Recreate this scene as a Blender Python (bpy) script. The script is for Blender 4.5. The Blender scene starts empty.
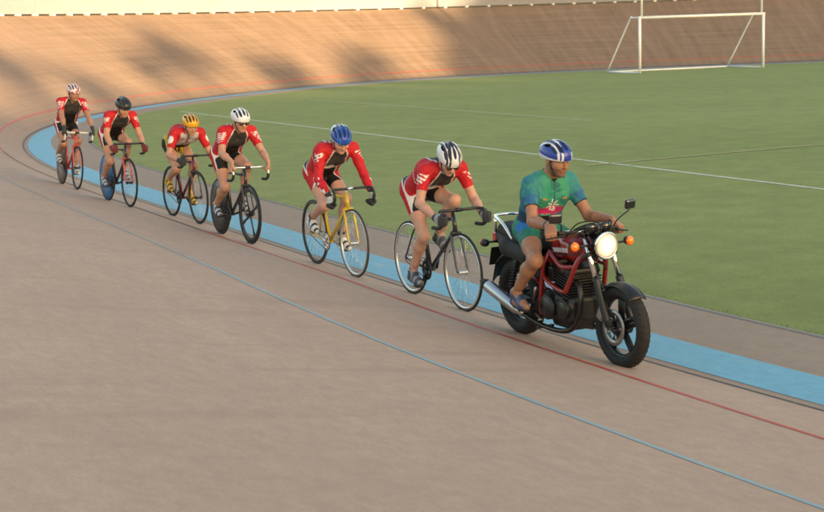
import bpy, bmesh, math, random
import numpy as np
from mathutils import Vector, Matrix

random.seed(7)
RNG = np.random.default_rng(7)
sc = bpy.context.scene
COL = sc.collection
R = math.radians

# ------------------------------------------------------------------ camera, sky, sun, exposure
CAM_H = 2.44
cam_d = bpy.data.cameras.new('camera')
cam = bpy.data.objects.new('camera', cam_d)
COL.objects.link(cam)
_p, _r = math.atan((256 - 25.5) / 1400.0), R(1.9)
cp, sp, cr, sr = math.cos(_p), math.sin(_p), math.cos(_r), math.sin(_r)
cam.matrix_world = Matrix(((cr, sr, 0, 0), (-sr * sp, cr * sp, -cp, 0), (-sr * cp, cr * cp, sp, CAM_H), (0, 0, 0, 1)))
cam_d.sensor_width = 36
cam_d.lens = 36 * 1400.0 / 824
cam_d.clip_start = 0.05
cam_d.clip_end = 4000
cam_d.dof.use_dof = True
cam_d.dof.focus_distance = 12.2
cam_d.dof.aperture_fstop = 5.0
sc.camera = cam

SUN_EL = R(5.0)
SUN_H = Vector((0.62, -0.785, 0)).normalized()          # towards the sun, on the ground
world = bpy.data.worlds.new('World')
sc.world = world
world.use_nodes = True
wn = world.node_tree
wn.nodes.clear()
sky = wn.nodes.new('ShaderNodeTexSky')
sky.sky_type = 'NISHITA'
sky.sun_disc = False
sky.sun_elevation = SUN_EL
sky.sun_rotation = math.atan2(SUN_H.x, SUN_H.y)
sky.air_density = 1.0
sky.dust_density = 2.4
sky.ozone_density = 0.6
bg = wn.nodes.new('ShaderNodeBackground')
bg.inputs['Strength'].default_value = 0.15
wo = wn.nodes.new('ShaderNodeOutputWorld')
wn.links.new(sky.outputs[0], bg.inputs[0])
wn.links.new(bg.outputs[0], wo.inputs[0])
sun_d = bpy.data.lights.new('sun', 'SUN')
sun_d.energy = 3.7
sun_d.angle = R(0.5)
sun_d.color = (1.0, 0.68, 0.35)
sun = bpy.data.objects.new('sun', sun_d)
COL.objects.link(sun)
to_sun = Vector((SUN_H.x * math.cos(SUN_EL), SUN_H.y * math.cos(SUN_EL), math.sin(SUN_EL)))
sun.rotation_euler = to_sun.to_track_quat('Z', 'Y').to_euler()
sc.view_settings.view_transform = 'Standard'
sc.view_settings.look = 'None'
sc.view_settings.gamma = 1
sc.view_settings.use_curve_mapping = False
sc.view_settings.exposure = 2.35

# ------------------------------------------------------------------ materials
MATS = {}


def new_mat(name):
    m = bpy.data.materials.new(name)
    m.use_nodes = True
    b = m.node_tree.nodes['Principled BSDF']
    return m, m.node_tree, b


def plain(name, col, rough=0.5, metal=0.0, noise=0.0, nscale=40.0, coat=0.0, bump=0.0):
    """A one-colour paint, metal, rubber or plastic with a slight procedural unevenness."""
    if name in MATS:
        return MATS[name]
    m, t, b = new_mat(name)
    b.inputs['Base Color'].default_value = (*col, 1)
    b.inputs['Roughness'].default_value = rough
    b.inputs['Metallic'].default_value = metal
    if coat:
        b.inputs['Coat Weight'].default_value = coat
        b.inputs['Coat Roughness'].default_value = 0.08
    tc = t.nodes.new('ShaderNodeTexCoord')
    nz = t.nodes.new('ShaderNodeTexNoise')
    nz.inputs['Scale'].default_value = nscale
    nz.inputs['Detail'].default_value = 4
    t.links.new(tc.outputs['Object'], nz.inputs['Vector'])
    if noise:
        mx = t.nodes.new('ShaderNodeMix')
        mx.data_type = 'RGBA'
        mx.inputs['A'].default_value = (*[c * (1 - noise) for c in col], 1)
        mx.inputs['B'].default_value = (*[min(1, c * (1 + noise)) for c in col], 1)
        t.links.new(nz.outputs['Fac'], mx.inputs['Factor'])
        t.links.new(mx.outputs['Result'], b.inputs['Base Color'])
    mr = t.nodes.new('ShaderNodeMapRange')
    mr.inputs['To Min'].default_value = max(0, rough - 0.08)
    mr.inputs['To Max'].default_value = min(1, rough + 0.08)
    t.links.new(nz.outputs['Fac'], mr.inputs['Value'])
    t.links.new(mr.outputs['Result'], b.inputs['Roughness'])
    if bump:
        bp = t.nodes.new('ShaderNodeBump')
        bp.inputs['Strength'].default_value = bump
        bp.inputs['Distance'].default_value = 0.004
        t.links.new(nz.outputs['Fac'], bp.inputs['Height'])
        t.links.new(bp.outputs['Normal'], b.inputs['Normal'])
    MATS[name] = m
    return m


def attr_mat(name, rough, kind=''):
    """Colour comes from the pattern stored on the mesh (dye, paint, skin tones)."""
    if name in MATS:
        return MATS[name]
    m, t, b = new_mat(name)
    at = t.nodes.new('ShaderNodeAttribute')
    at.attribute_name = 'dye'
    tc = t.nodes.new('ShaderNodeTexCoord')
    nz = t.nodes.new('ShaderNodeTexNoise')
    nz.inputs['Scale'].default_value = 14 if kind != 'skin' else 30
    nz.inputs['Detail'].default_value = 5
    t.links.new(tc.outputs['Object'], nz.inputs['Vector'])
    mr = t.nodes.new('ShaderNodeMapRange')
    mr.inputs['To Min'].default_value = 0.82
    mr.inputs['To Max'].default_value = 1.18
    t.links.new(nz.outputs['Fac'], mr.inputs['Value'])
    mx = t.nodes.new('ShaderNodeVectorMath')
    mx.operation = 'MULTIPLY'
    t.links.new(at.outputs['Color'], mx.inputs[0])
    t.links.new(mr.outputs['Result'], mx.inputs[1])
    t.links.new(mx.outputs[0], b.inputs['Base Color'])
    b.inputs['Roughness'].default_value = rough
    if kind == 'cloth':
        b.inputs['Specular IOR Level'].default_value = 0.25
        w = t.nodes.new('ShaderNodeTexNoise')
        w.inputs['Scale'].default_value = 9
        w.inputs['Detail'].default_value = 3
        w.inputs['Distortion'].default_value = 1.2
        t.links.new(tc.outputs['Object'], w.inputs['Vector'])
        bp = t.nodes.new('ShaderNodeBump')
        bp.inputs['Strength'].default_value = 0.9
        bp.inputs['Distance'].default_value = 0.025
        t.links.new(w.outputs['Fac'], bp.inputs['Height'])
        t.links.new(bp.outputs['Normal'], b.inputs['Normal'])
    if kind == 'skin':
        b.inputs['Subsurface Weight'].default_value = 0.12
        b.inputs['Subsurface Radius'].default_value = (0.01, 0.004, 0.002)
        b.inputs['Specular IOR Level'].default_value = 0.35
    MATS[name] = m
    return m


def surf_mat(name, c0, c1, c2, along=(0.35, 2.2), fine=60.0, rough=0.85, bump=0.25, streak=None, contrast=1.0, wear=None, stain_shade=None):
    """Weathered flat surface; texture coordinates are metres along and across the track."""
    m, t, b = new_mat(name)
    L = t.links.new
    uv = t.nodes.new('ShaderNodeUVMap')
    uv.uv_map = 'metres'

    def noise(sx, sy, detail=6, rough_=0.6, dist=0.0):
        mp = t.nodes.new('ShaderNodeMapping')
        mp.inputs['Scale'].default_value = (sx, sy, 1)
        L(uv.outputs[0], mp.inputs['Vector'])
        n = t.nodes.new('ShaderNodeTexNoise')
        n.inputs['Scale'].default_value = 1.0
        n.inputs['Detail'].default_value = detail
        n.inputs['Roughness'].default_value = rough_
        n.inputs['Distortion'].default_value = dist
        L(mp.outputs[0], n.inputs['Vector'])
        return n.outputs['Fac']

    def ramp(fac, lo, hi):
        r = t.nodes.new('ShaderNodeMapRange')
        r.inputs['From Min'].default_value = lo
        r.inputs['From Max'].default_value = hi
        L(fac, r.inputs['Value'])
        return r.outputs['Result']

    def mix(f, a, bb):
        x = t.nodes.new('ShaderNodeMix')
        x.data_type = 'RGBA'
        if isinstance(f, float):
            x.inputs['Factor'].default_value = f
        else:
            L(f, x.inputs['Factor'])
        for s, v in (('A', a), ('B', bb)):
            if isinstance(v, tuple):
                x.inputs[s].default_value = (*v, 1)
            else:
                L(v, x.inputs[s])
        return x.outputs['Result']

    k = 0.22 / contrast
    blot = ramp(noise(*along, 7, 0.62, 0.4), 0.5 - k, 0.5 + k)
    big = ramp(noise(0.16, 0.5, 4, 0.55, 0.8), 0.35, 0.68)
    fi = ramp(noise(fine, fine, 4, 0.7), 0.3, 0.7)
    c = mix(blot, c0, c1)
    mxb = t.nodes.new('ShaderNodeMath')
    mxb.operation = 'MULTIPLY'
    L(big, mxb.inputs[0])
    mxb.inputs[1].default_value = 0.55
    c = mix(mxb.outputs[0], c, c2)
    dark = tuple(v * 0.72 for v in c0)
    mf = t.nodes.new('ShaderNodeMath')
    mf.operation = 'MULTIPLY'
    L(fi, mf.inputs[0])
    mf.inputs[1].default_value = 0.62
    c = mix(mf.outputs[0], c, dark)
    if streak:
        st = ramp(noise(streak[0], streak[1], 5, 0.6, 0.3), 0.56, 0.76)
        ms = t.nodes.new('ShaderNodeMath')
        ms.operation = 'MULTIPLY'
        L(st, ms.inputs[0])
        ms.inputs[1].default_value = 0.5
        c = mix(ms.outputs[0], c, tuple(v * 0.55 for v in c0))
    mid = ramp(noise(7.0, 11.0, 6, 0.72, 0.5), 0.34, 0.68)
    mm_ = t.nodes.new('ShaderNodeMath')
    mm_.operation = 'MULTIPLY'
    L(mid, mm_.inputs[0])
    mm_.inputs[1].default_value = 0.52
    c = mix(mm_.outputs[0], c, tuple(v * 0.66 for v in c0))
    spk = ramp(noise(24, 30, 3, 0.6), 0.66, 0.74)
    mk_ = t.nodes.new('ShaderNodeMath')
    mk_.operation = 'MULTIPLY'
    L(spk, mk_.inputs[0])
    mk_.inputs[1].default_value = 0.40
    c = mix(mk_.outputs[0], c, tuple(v * 0.5 for v in c0))
    if wear:
        c = mix(ramp(noise(2.2, 7.0, 8, 0.75, 0.5), 0.56, 0.66 + 0.12 * wear[1]), c, wear[0])
    if stain_shade:
        # the steep bend is browner: stains plus shade painted in against the sky glow
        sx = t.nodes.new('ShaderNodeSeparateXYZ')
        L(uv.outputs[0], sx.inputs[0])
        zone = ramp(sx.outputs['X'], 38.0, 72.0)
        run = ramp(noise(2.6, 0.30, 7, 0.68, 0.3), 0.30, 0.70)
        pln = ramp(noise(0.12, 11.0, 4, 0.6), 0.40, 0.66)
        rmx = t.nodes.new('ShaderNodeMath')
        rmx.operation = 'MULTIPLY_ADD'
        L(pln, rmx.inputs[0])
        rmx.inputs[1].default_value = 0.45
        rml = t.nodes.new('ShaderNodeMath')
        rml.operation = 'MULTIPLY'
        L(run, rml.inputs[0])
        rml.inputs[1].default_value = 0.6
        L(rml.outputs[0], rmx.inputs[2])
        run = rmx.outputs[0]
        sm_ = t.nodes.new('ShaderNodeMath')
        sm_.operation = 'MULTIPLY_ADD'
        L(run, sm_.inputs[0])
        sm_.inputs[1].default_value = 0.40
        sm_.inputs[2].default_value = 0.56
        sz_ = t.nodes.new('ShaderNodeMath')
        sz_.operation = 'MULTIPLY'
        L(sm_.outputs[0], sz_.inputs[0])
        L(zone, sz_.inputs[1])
        c = mix(sz_.outputs[0], c, stain_shade)
    L(c, b.inputs['Base Color'])
    b.inputs['Roughness'].default_value = rough
    b.inputs['Specular IOR Level'].default_value = 0.3
    bp = t.nodes.new('ShaderNodeBump')
    bp.inputs['Strength'].default_value = bump
    bp.inputs['Distance'].default_value = 0.01
    L(fi, bp.inputs['Height'])
    L(bp.outputs['Normal'], b.inputs['Normal'])
    return m


# ------------------------------------------------------------------ object helpers
def tag(o, label=None, cat=None, group=None, kind=None):
    for k, v in (('label', label), ('category', cat), ('group', group), ('kind', kind)):
        if v:
            o[k] = v
    return o


def empty(name, mw, label, cat, group=None):
    o = bpy.data.objects.new(name, None)
    o.empty_display_size = 0.2
    COL.objects.link(o)
    o.matrix_world = mw
    return tag(o, label, cat, group)


def add_obj(name, me, mat, parent=None):
    o = bpy.data.objects.new(name, me)
    COL.objects.link(o)
    if mat is not None and not me.materials:
        me.materials.append(mat)
    if parent is not None:
        o.parent = parent
    return o


def np_mesh(name, V, Q, dye=None, smooth=True):
    """Mesh from numpy verts and quads."""
    me = bpy.data.meshes.new(name)
    n, m = len(V), len(Q)
    me.vertices.add(n)
    me.vertices.foreach_set('co', np.asarray(V, np.float32).ravel())
    me.loops.add(4 * m)
    me.polygons.add(m)
    me.loops.foreach_set('vertex_index', np.asarray(Q, np.int32).ravel())
    me.polygons.foreach_set('loop_start', np.arange(0, 4 * m, 4, dtype=np.int32))
    me.update(calc_edges=True)
    me.polygons.foreach_set('use_smooth', np.full(m, smooth))
    if dye is not None:
        a = me.attributes.new('dye', 'FLOAT_COLOR', 'POINT')
        a.data.foreach_set('color', np.c_[dye, np.ones(n)].astype(np.float32).ravel())
    me.validate()
    return me


class MB:
    """Collects tubes, boxes and turned shapes into ONE mesh."""

    def __init__(self):
        self.bm = bmesh.new()

    def tube(self, pts, r, seg=10, closed=False, flat=1.0):
        pts = [Vector(p) for p in pts]
        n = len(pts)
        rs = r if isinstance(r, (list, tuple)) else [r] * n
        rings = []
        up = None
        for i, p in enumerate(pts):
            if closed:
                d = (pts[(i + 1) % n] - pts[i - 1])
            else:
                d = pts[min(i + 1, n - 1)] - pts[max(i - 1, 0)]
            d.normalize()
            if up is None:
                a = Vector((0, 0, 1)) if abs(d.z) < 0.9 else Vector((1, 0, 0))
                up = (a - d * a.dot(d)).normalized()
            else:
                up = (up - d * up.dot(d)).normalized()
            s = d.cross(up)
            rings.append([self.bm.verts.new(p + (up * math.sin(k * 2 * math.pi / seg) + s * (math.cos(k * 2 * math.pi / seg) * flat)) * rs[i]) for k in range(seg)])
        m = n if closed else n - 1
        for i in range(m):
            a, b = rings[i], rings[(i + 1) % n]
            for k in range(seg):
                self.bm.faces.new((a[k], a[(k + 1) % seg], b[(k + 1) % seg], b[k])).smooth = True
        if not closed:
            self.bm.faces.new(rings[0][::-1])
            self.bm.faces.new(rings[-1])
        return self

    def lathe(self, prof, c, axis='y', seg=40, closed=True):
        """prof: (radius, offset along axis) pairs turned about an axis through c."""
        c = Vector(c)
        if axis == 'y':
            ex, ey, ez = Vector((1, 0, 0)), Vector((0, 0, 1)), Vector((0, 1, 0))
        elif axis == 'x':
            ex, ey, ez = Vector((0, 1, 0)), Vector((0, 0, 1)), Vector((1, 0, 0))
        elif axis == 'z':
            ex, ey, ez = Vector((1, 0, 0)), Vector((0, 1, 0)), Vector((0, 0, 1))
        else:
            ez = Vector(axis).normalized()
            a = Vector((0, 0, 1)) if abs(ez.z) < 0.9 else Vector((1, 0, 0))
            ex = a.cross(ez).normalized()
            ey = ez.cross(ex)
        rings = []
        for k in range(seg):
            an = k * 2 * math.pi / seg
            d = ex * math.cos(an) + ey * math.sin(an)
            rings.append([self.bm.verts.new(c + d * r + ez * o) for r, o in prof])
        n = len(prof)
        for k in range(seg):
            a, b = rings[k], rings[(k + 1) % seg]
            for i in range(n if closed else n - 1):
                j = (i + 1) % n
                f = self.bm.faces.new((a[i], a[j], b[j], b[i]))
                f.smooth = True
        return self

    def box(self, c, h, rot=None, bevel=0.0):
        M = Matrix.Translation(Vector(c)) @ (rot.to_4x4() if rot else Matrix.Identity(4)) @ Matrix.Diagonal((h[0] * 2, h[1] * 2, h[2] * 2, 1))
        g = bmesh.ops.create_cube(self.bm, size=1, matrix=M)
        if bevel:
            ed = list({e for v in g['verts'] for e in v.link_edges})
            bmesh.ops.bevel(self.bm, geom=ed, offset=bevel, segments=2, affect='EDGES', profile=0.5)
        return self

    def ball(self, c, r, sub=2, scale=(1, 1, 1)):
        M = Matrix.Translation(Vector(c)) @ Matrix.Diagonal((*scale, 1))
        g = bmesh.ops.create_icosphere(self.bm, subdivisions=sub, radius=r, matrix=M)
        for v in g['verts']:
            for f in v.link_faces:
                f.smooth = True
        return self

    def build(self, name, mat, parent=None):
        bmesh.ops.recalc_face_normals(self.bm, faces=self.bm.faces)
        me = bpy.data.meshes.new(name)
        self.bm.to_mesh(me)
        self.bm.free()
        return add_obj(name, me, mat, parent)


def smooth_path(pts, n=8):
    """Catmull-Rom through points."""
    P = [Vector(p) for p in pts]
    P = [P[0] * 2 - P[1]] + P + [P[-1] * 2 - P[-2]]
    out = []
    for i in range(1, len(P) - 2):
        for k in range(n):
            t = k / n
            a, b, c, d = P[i - 1:i + 3]
            out.append(0.5 * ((2 * b) + (c - a) * t + (2 * a - 5 * b + 4 * c - d) * t * t + (3 * b - a - 3 * c + d) * t ** 3))
    out.append(P[-2])
    return out


# ------------------------------------------------------------------ distance fields for bodies and moulded shapes
def V3(*a):
    return np.array(a, float)


def unit(v):
    v = np.asarray(v, float)
    return v / (np.linalg.norm(v) + 1e-12)


class Field:
    def __init__(self, lo, hi, h):
        self.lo = np.array(lo, float) - 3 * h
        self.h = h
        self.n = np.ceil((np.array(hi, float) + 3 * h - self.lo) / h).astype(int) + 1
        self.D = np.full(self.n, 9.0, np.float32)

    def _blk(self, lo, hi):
        a = np.clip(np.floor((lo - self.lo) / self.h).astype(int), 0, self.n)
        b = np.clip(np.ceil((hi - self.lo) / self.h).astype(int) + 1, 0, self.n)
        if (b - a).min() <= 0:
            return None
        sl = tuple(slice(i, j) for i, j in zip(a, b))
        g = [(self.lo[i] + self.h * np.arange(a[i], b[i])).astype(np.float32) for i in range(3)]
        return sl, g[0][:, None, None], g[1][None, :, None], g[2][None, None, :]

    def _join(self, sl, d, k, op):
        D = self.D[sl]
        if op == 'add':
            if k > 0:
                hh = np.maximum(k - np.abs(D - d), 0) / k
                self.D[sl] = np.minimum(D, d) - hh * hh * k * 0.25
            else:
                self.D[sl] = np.minimum(D, d)
        else:
            d = -d
            if k > 0:
                hh = np.maximum(k - np.abs(D - d), 0) / k
                self.D[sl] = np.maximum(D, d) + hh * hh * k * 0.25
            else:
                self.D[sl] = np.maximum(D, d)

    def cone(self, a, b, ra, rb, k=0.02, op='add', cut=False):
        a, b = np.asarray(a, float), np.asarray(b, float)
        m = max(ra, rb) + k + 2.5 * self.h
        B = self._blk(np.minimum(a, b) - m, np.maximum(a, b) + m)
        if B is None:
            return
        sl, X, Y, Z = B
        ab = b - a
        L2 = float(ab @ ab) + 1e-12
        px, py, pz = X - a[0], Y - a[1], Z - a[2]
        t0 = (px * ab[0] + py * ab[1] + pz * ab[2]) / L2
        t = np.clip(t0, 0, 1)
        d = np.sqrt((px - t * ab[0]) ** 2 + (py - t * ab[1]) ** 2 + (pz - t * ab[2]) ** 2) - (ra + (rb - ra) * t)
        if cut:
            d = np.maximum(d, (t0 - 1) * math.sqrt(L2))
        self._join(sl, d, k, op)

    def ell(self, c, r, M=None, k=0.02, op='add'):
        c, r = np.asarray(c, float), np.asarray(r, float)
        m = r.max() + k + 2.5 * self.h
        B = self._blk(c - m, c + m)
        if B is None:
            return
        sl, X, Y, Z = B
        M = np.eye(3) if M is None else np.asarray(M, float)       # rows: local axes
        px, py, pz = X - c[0], Y - c[1], Z - c[2]
        q = [(px * M[i, 0] + py * M[i, 1] + pz * M[i, 2]) / r[i] for i in range(3)]
        k0 = np.sqrt(q[0] ** 2 + q[1] ** 2 + q[2] ** 2)
        k1 = np.sqrt((q[0] / r[0]) ** 2 + (q[1] / r[1]) ** 2 + (q[2] / r[2]) ** 2) + 1e-6
        self._join(sl, k0 * (k0 - 1) / k1, k, op)

    def box(self, c, hf, M=None, rd=0.01, k=0.0, op='add'):
        c, hf = np.asarray(c, float), np.asarray(hf, float)
        m = np.linalg.norm(hf) + k + 2.5 * self.h
        B = self._blk(c - m, c + m)
        if B is None:
            return
        sl, X, Y, Z = B
        M = np.eye(3) if M is None else np.asarray(M, float)
        px, py, pz = X - c[0], Y - c[1], Z - c[2]
        q = [np.abs(px * M[i, 0] + py * M[i, 1] + pz * M[i, 2]) - (hf[i] - rd) for i in range(3)]
        o = np.sqrt(sum(np.maximum(v, 0) ** 2 for v in q))
        i_ = np.minimum(np.maximum(np.maximum(q[0], q[1]), q[2]), 0)
        self._join(sl, o + i_ - rd, k, op)

    def clip(self, p, n):
        """Keep the side opposite to n."""
        p, n = np.asarray(p, float), unit(n)
        g = [(self.lo[i] + self.h * np.arange(self.n[i])).astype(np.float32) for i in range(3)]
        d = (g[0][:, None, None] - p[0]) * n[0] + (g[1][None, :, None] - p[1]) * n[1] + (g[2][None, None, :] - p[2]) * n[2]
        self.D = np.maximum(self.D, d.astype(np.float32))

    def mesh(self):
        D, h = self.D, self.h
        S = D < 0
        c = np.zeros(tuple(np.array(S.shape) - 1), np.int8)
        cor = [(i, j, k) for i in (0, 1) for j in (0, 1) for k in (0, 1)]
        nx, ny, nz = S.shape
        for i, j, k in cor:
            c += S[i:nx - 1 + i, j:ny - 1 + j, k:nz - 1 + k]
        act = (c > 0) & (c < 8)
        I = np.argwhere(act)
        idx = np.full(c.shape, -1, np.int32)
        idx[act] = np.arange(len(I))
        val = np.stack([D[I[:, 0] + i, I[:, 1] + j, I[:, 2] + k] for i, j, k in cor], 1)
        cv = np.array(cor, float)
        pos = np.zeros((len(I), 3))
        cnt = np.zeros(len(I))
        for p in range(8):
            for q in range(p + 1, 8):
                if abs(cv[p] - cv[q]).sum() != 1:
                    continue
                a, b = val[:, p], val[:, q]
                m = (a < 0) != (b < 0)
                t = np.where(m, a / np.where(m, a - b, 1), 0)
                pos[m] += (cv[p] + (cv[q] - cv[p]) * t[:, None])[m]
                cnt[m] += 1
        V = self.lo + h * (I + pos / cnt[:, None])
        Q = []
        for ax in range(3):
            o1, o2 = (ax + 1) % 3, (ax + 2) % 3
            A = np.take(S, range(S.shape[ax] - 1), ax)
            B = np.take(S, range(1, S.shape[ax]), ax)
            E = np.argwhere(A != B)
            E = E[(E[:, o1] > 0) & (E[:, o2] > 0) & (E[:, o1] < S.shape[o1] - 1) & (E[:, o2] < S.shape[o2] - 1)]
            ins = S[E[:, 0], E[:, 1], E[:, 2]]
            q = []
            for d1, d2 in ((1, 1), (0, 1), (0, 0), (1, 0)):
                e = E.copy()
                e[:, o1] -= d1
                e[:, o2] -= d2
                q.append(idx[e[:, 0], e[:, 1], e[:, 2]])
            q = np.stack(q, 1)
            q[~ins] = q[~ins][:, ::-1]
            Q.append(q)
        return V, np.concatenate(Q)


def run_prims(F, prims, grow=0.0):
    for p in prims:
        if p[0] == 'cone':
            _, a, b, ra, rb, k = p[:6]
            F.cone(a, b, ra + grow, rb + grow, k, cut=len(p) > 6 and p[6])
        elif p[0] == 'ell':
            F.ell(p[1], np.asarray(p[2]) + grow, p[3], p[4])
        elif p[0] == 'sube':
            F.ell(p[1], np.asarray(p[2]), p[3], p[4], 'sub')


def prim_bounds(prims, grow=0.0):
    lo, hi = np.full(3, 9e9), np.full(3, -9e9)
    for p in prims:
        if p[0] == 'cone':
            r = max(p[3], p[4]) + grow + 0.01
            for q in (p[1], p[2]):
                lo, hi = np.minimum(lo, q - r), np.maximum(hi, q + r)
        elif p[0] == 'ell':
            r = max(p[2]) + grow + 0.01
            lo, hi = np.minimum(lo, p[1] - r), np.maximum(hi, p[1] + r)
    return lo, hi


# ------------------------------------------------------------------ the track: datum line, banking
CTRL = [(16.39, -11.32), (14.67, -8.9), (12.96, -6.47), (11.23, -4.05), (9.5, -1.64), (7.76, 0.77), (6.02, 3.18), (4.32, 5.61), (2.7, 8.1), (1.19, 10.65), (-0.21, 13.27), (-1.58, 15.91), (-2.93, 18.55), (-4.28, 21.2), (-5.6, 23.86), (-6.84, 26.57), (-7.92, 29.33), (-8.81, 32.17), (-9.46, 35.06), (-9.84, 38.0), (-9.94, 40.96), (-9.76, 43.91), (-9.29, 46.85), (-8.59, 49.75), (-7.66, 52.61), (-6.51, 55.39), (-5.14, 58.06), (-3.52, 60.57), (-1.64, 62.83), (0.53, 64.8), (2.96, 66.43), (5.6, 67.71), (8.4, 68.67), (11.31, 69.34), (14.27, 69.79), (17.26, 70.07), (20.25, 70.24), (23.23, 70.35), (26.2, 70.42), (29.17, 70.48), (32.14, 70.53), (35.1, 70.58), (38.07, 70.62), (41.04, 70.66), (44.01, 70.69)]
cur = np.array([tuple(v[:2]) for v in smooth_path([(x, y, 0) for x, y in CTRL], 10)])
for _ in range(3):
    cur[1:-1] = 0.5 * cur[1:-1] + 0.25 * (cur[:-2] + cur[2:])
ext0 = np.array([cur[0] + unit(cur[0] - cur[5]) * k for k in range(60, 0, -4)])
ext1 = np.array([cur[-1] + np.array((1.0, 0.012)) * k for k in range(4, 61, 4)])
cur = np.vstack([ext0, cur, ext1])
TT = np.r_[0, np.cumsum(np.linalg.norm(np.diff(cur, axis=0), axis=1))]
TT -= TT[len(ext0)]                                    # zero at the first control point
tan = np.gradient(cur, axis=0)
tan /= np.linalg.norm(tan, axis=1)[:, None]
NOR = np.stack([-tan[:, 1], tan[:, 0]], 1)              # outwards, up the banking
WIDTH = 6.4


def beta(t):
    return np.interp(t, [26.0, 30.7, 40.3, 53.8, 61.4, 300], [9, 9.5, 10.5, 23, 27, 27])


BT = np.tan(np.radians(beta(TT)))
k_ = np.ones(31) / 31
BT = np.convolve(np.pad(BT, 15, mode='edge'), k_, 'valid')


def ground_z(x, y):
    d = np.array([x, y]) - cur
    i = int(np.argmin((d ** 2).sum(1)))
    return max(0.0, float(d[i] @ NOR[i])) * BT[i]


def strip(name, ss, lift=0.0, mat=None, t0=-1e9, t1=1e9, zf=None, off=None):
    """A ribbon along the track between the given distances from the datum line."""
    sel = (TT >= t0) & (TT <= t1)
    C, N, B, T = cur[sel], NOR[sel], BT[sel], TT[sel]
    n, m = len(C), len(ss)
    V = np.zeros((n, m, 3))
    for j, s0 in enumerate(ss):
        s = s0 + np.interp(T, *off)[:, None] if off else s0
        V[:, j, :2] = C + N * s
        s = s[:, 0] if off else s
        V[:, j, 2] = (zf(T, s, B) if zf else np.maximum(s, 0) * B) + lift
    V = V.reshape(-1, 3)
    ii, jj = np.meshgrid(np.arange(n - 1), np.arange(m - 1), indexing='ij')
    a = (ii * m + jj).ravel()
    Q = np.stack([a, a + m, a + m + 1, a + 1], 1)
    # face up
    p = V[Q[0]]
    if np.cross(p[1] - p[0], p[3] - p[0])[2] < 0:
        Q = Q[:, ::-1]
    me = np_mesh(name, V, Q)
    uvl = me.uv_layers.new(name='metres')
    UV = np.stack([np.repeat(T, m), np.tile(np.array(ss), n)], 1)
    uvl.data.foreach_set('uv', UV[Q.ravel()].astype(np.float32).ravel())
    o = add_obj(name, me, mat)
    return tag(o, kind='structure')


M_conc = surf_mat('track_concrete', (0.465, 0.322, 0.24), (0.545, 0.38, 0.286), (0.395, 0.276, 0.206), (1.1, 1.9), 55, 0.8, 0.3, streak=(2.2, 0.28), stain_shade=(0.122, 0.084, 0.052))
M_apron = surf_mat('apron_concrete', (0.34, 0.25, 0.19), (0.40, 0.30, 0.232), (0.30, 0.222, 0.172), (0.7, 2.0), 60, 0.85, 0.3)
M_blue = surf_mat('blue_paint', (0.13, 0.37, 0.52), (0.17, 0.43, 0.58), (0.20, 0.42, 0.53), (1.5, 3.0), 70, 0.6, 0.15, wear=((0.27, 0.36, 0.40), 0.75))
M_stay = surf_mat('pale_blue_paint', (0.22, 0.38, 0.45), (0.28, 0.39, 0.43), (0.34, 0.35, 0.35), (2.5, 9.0), 70, 0.6, 0.1, contrast=1.3, wear=((0.34, 0.26, 0.205), 0.3))
M_half = surf_mat('worn_blue_paint', (0.30, 0.335, 0.34), (0.34, 0.35, 0.34), (0.37, 0.32, 0.28), (2.5, 9.0), 70, 0.7, 0.1, wear=((0.40, 0.29, 0.225), 0.2))
M_fade = surf_mat('faded_blue_paint', (0.335, 0.27, 0.215), (0.33, 0.285, 0.25), (0.30, 0.29, 0.27), (2.5, 9.0), 70, 0.7, 0.1)
M_black = surf_mat('black_paint', (0.035, 0.028, 0.025), (0.07, 0.055, 0.045), (0.10, 0.08, 0.065), (3, 9.0), 70, 0.6, 0.1, wear=((0.22, 0.165, 0.13), 0.6))
M_red = surf_mat('red_paint', (0.50, 0.040, 0.022), (0.50, 0.075, 0.045), (0.46, 0.12, 0.07), (3, 9.0), 70, 0.6, 0.1, wear=((0.36, 0.22, 0.16), 0.6))

M_dred = surf_mat('dark_red_paint', (0.16, 0.075, 0.055), (0.20, 0.11, 0.085), (0.12, 0.08, 0.065), (3, 9.0), 70, 0.7, 0.1, wear=((0.26, 0.17, 0.13), 0.6))  # darker version of the red line colour

ss = [-0.02] + list(np.linspace(0.0, WIDTH, 26))
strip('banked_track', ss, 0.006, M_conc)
strip('apron', [-1.47, -1.1, -0.6, -0.02], 0.006, M_apron)
strip('blue_band', [-0.60, -0.3, -0.075], 0.0085, M_blue)
strip('black_line', [0.0, 0.05], 0.0085, M_black)
ROFF = ([20, 23, 25.5, 28, 30, 37, 45, 55], [0.86, 0.80, 0.64, 0.54, 0.46, 0.48, 0.57, 0.62])
strip('red_line', [-0.022, 0.022], 0.0085, M_red, t1=34, off=ROFF)
strip('dark_red_line', [-0.028, 0.028], 0.0085, M_dred, t0=33.8, t1=47, off=ROFF)
strip('red_line', [-0.022, 0.022], 0.0085, M_red, t0=46.8, off=ROFF)
SOFF = ([20, 22, 25.5, 30, 33, 60], [2.25, 2.10, 1.90, 1.67, 1.62, 1.70])
strip('stayers_line', [-0.020, 0.020], 0.0085, M_stay, t1=31, off=SOFF)
strip('worn_stayers_line', [-0.019, 0.019], 0.0085, M_half, t0=30.8, t1=37, off=SOFF)
strip('faded_stayers_line', [-0.024, 0.024], 0.0085, M_fade, t0=36.8, t1=43, off=SOFF)
M_kerb = surf_mat('kerb_concrete', (0.27, 0.25, 0.23), (0.34, 0.31, 0.28), (0.2, 0.19, 0.18), (2, 4), 60, 0.85, 0.3)
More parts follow.
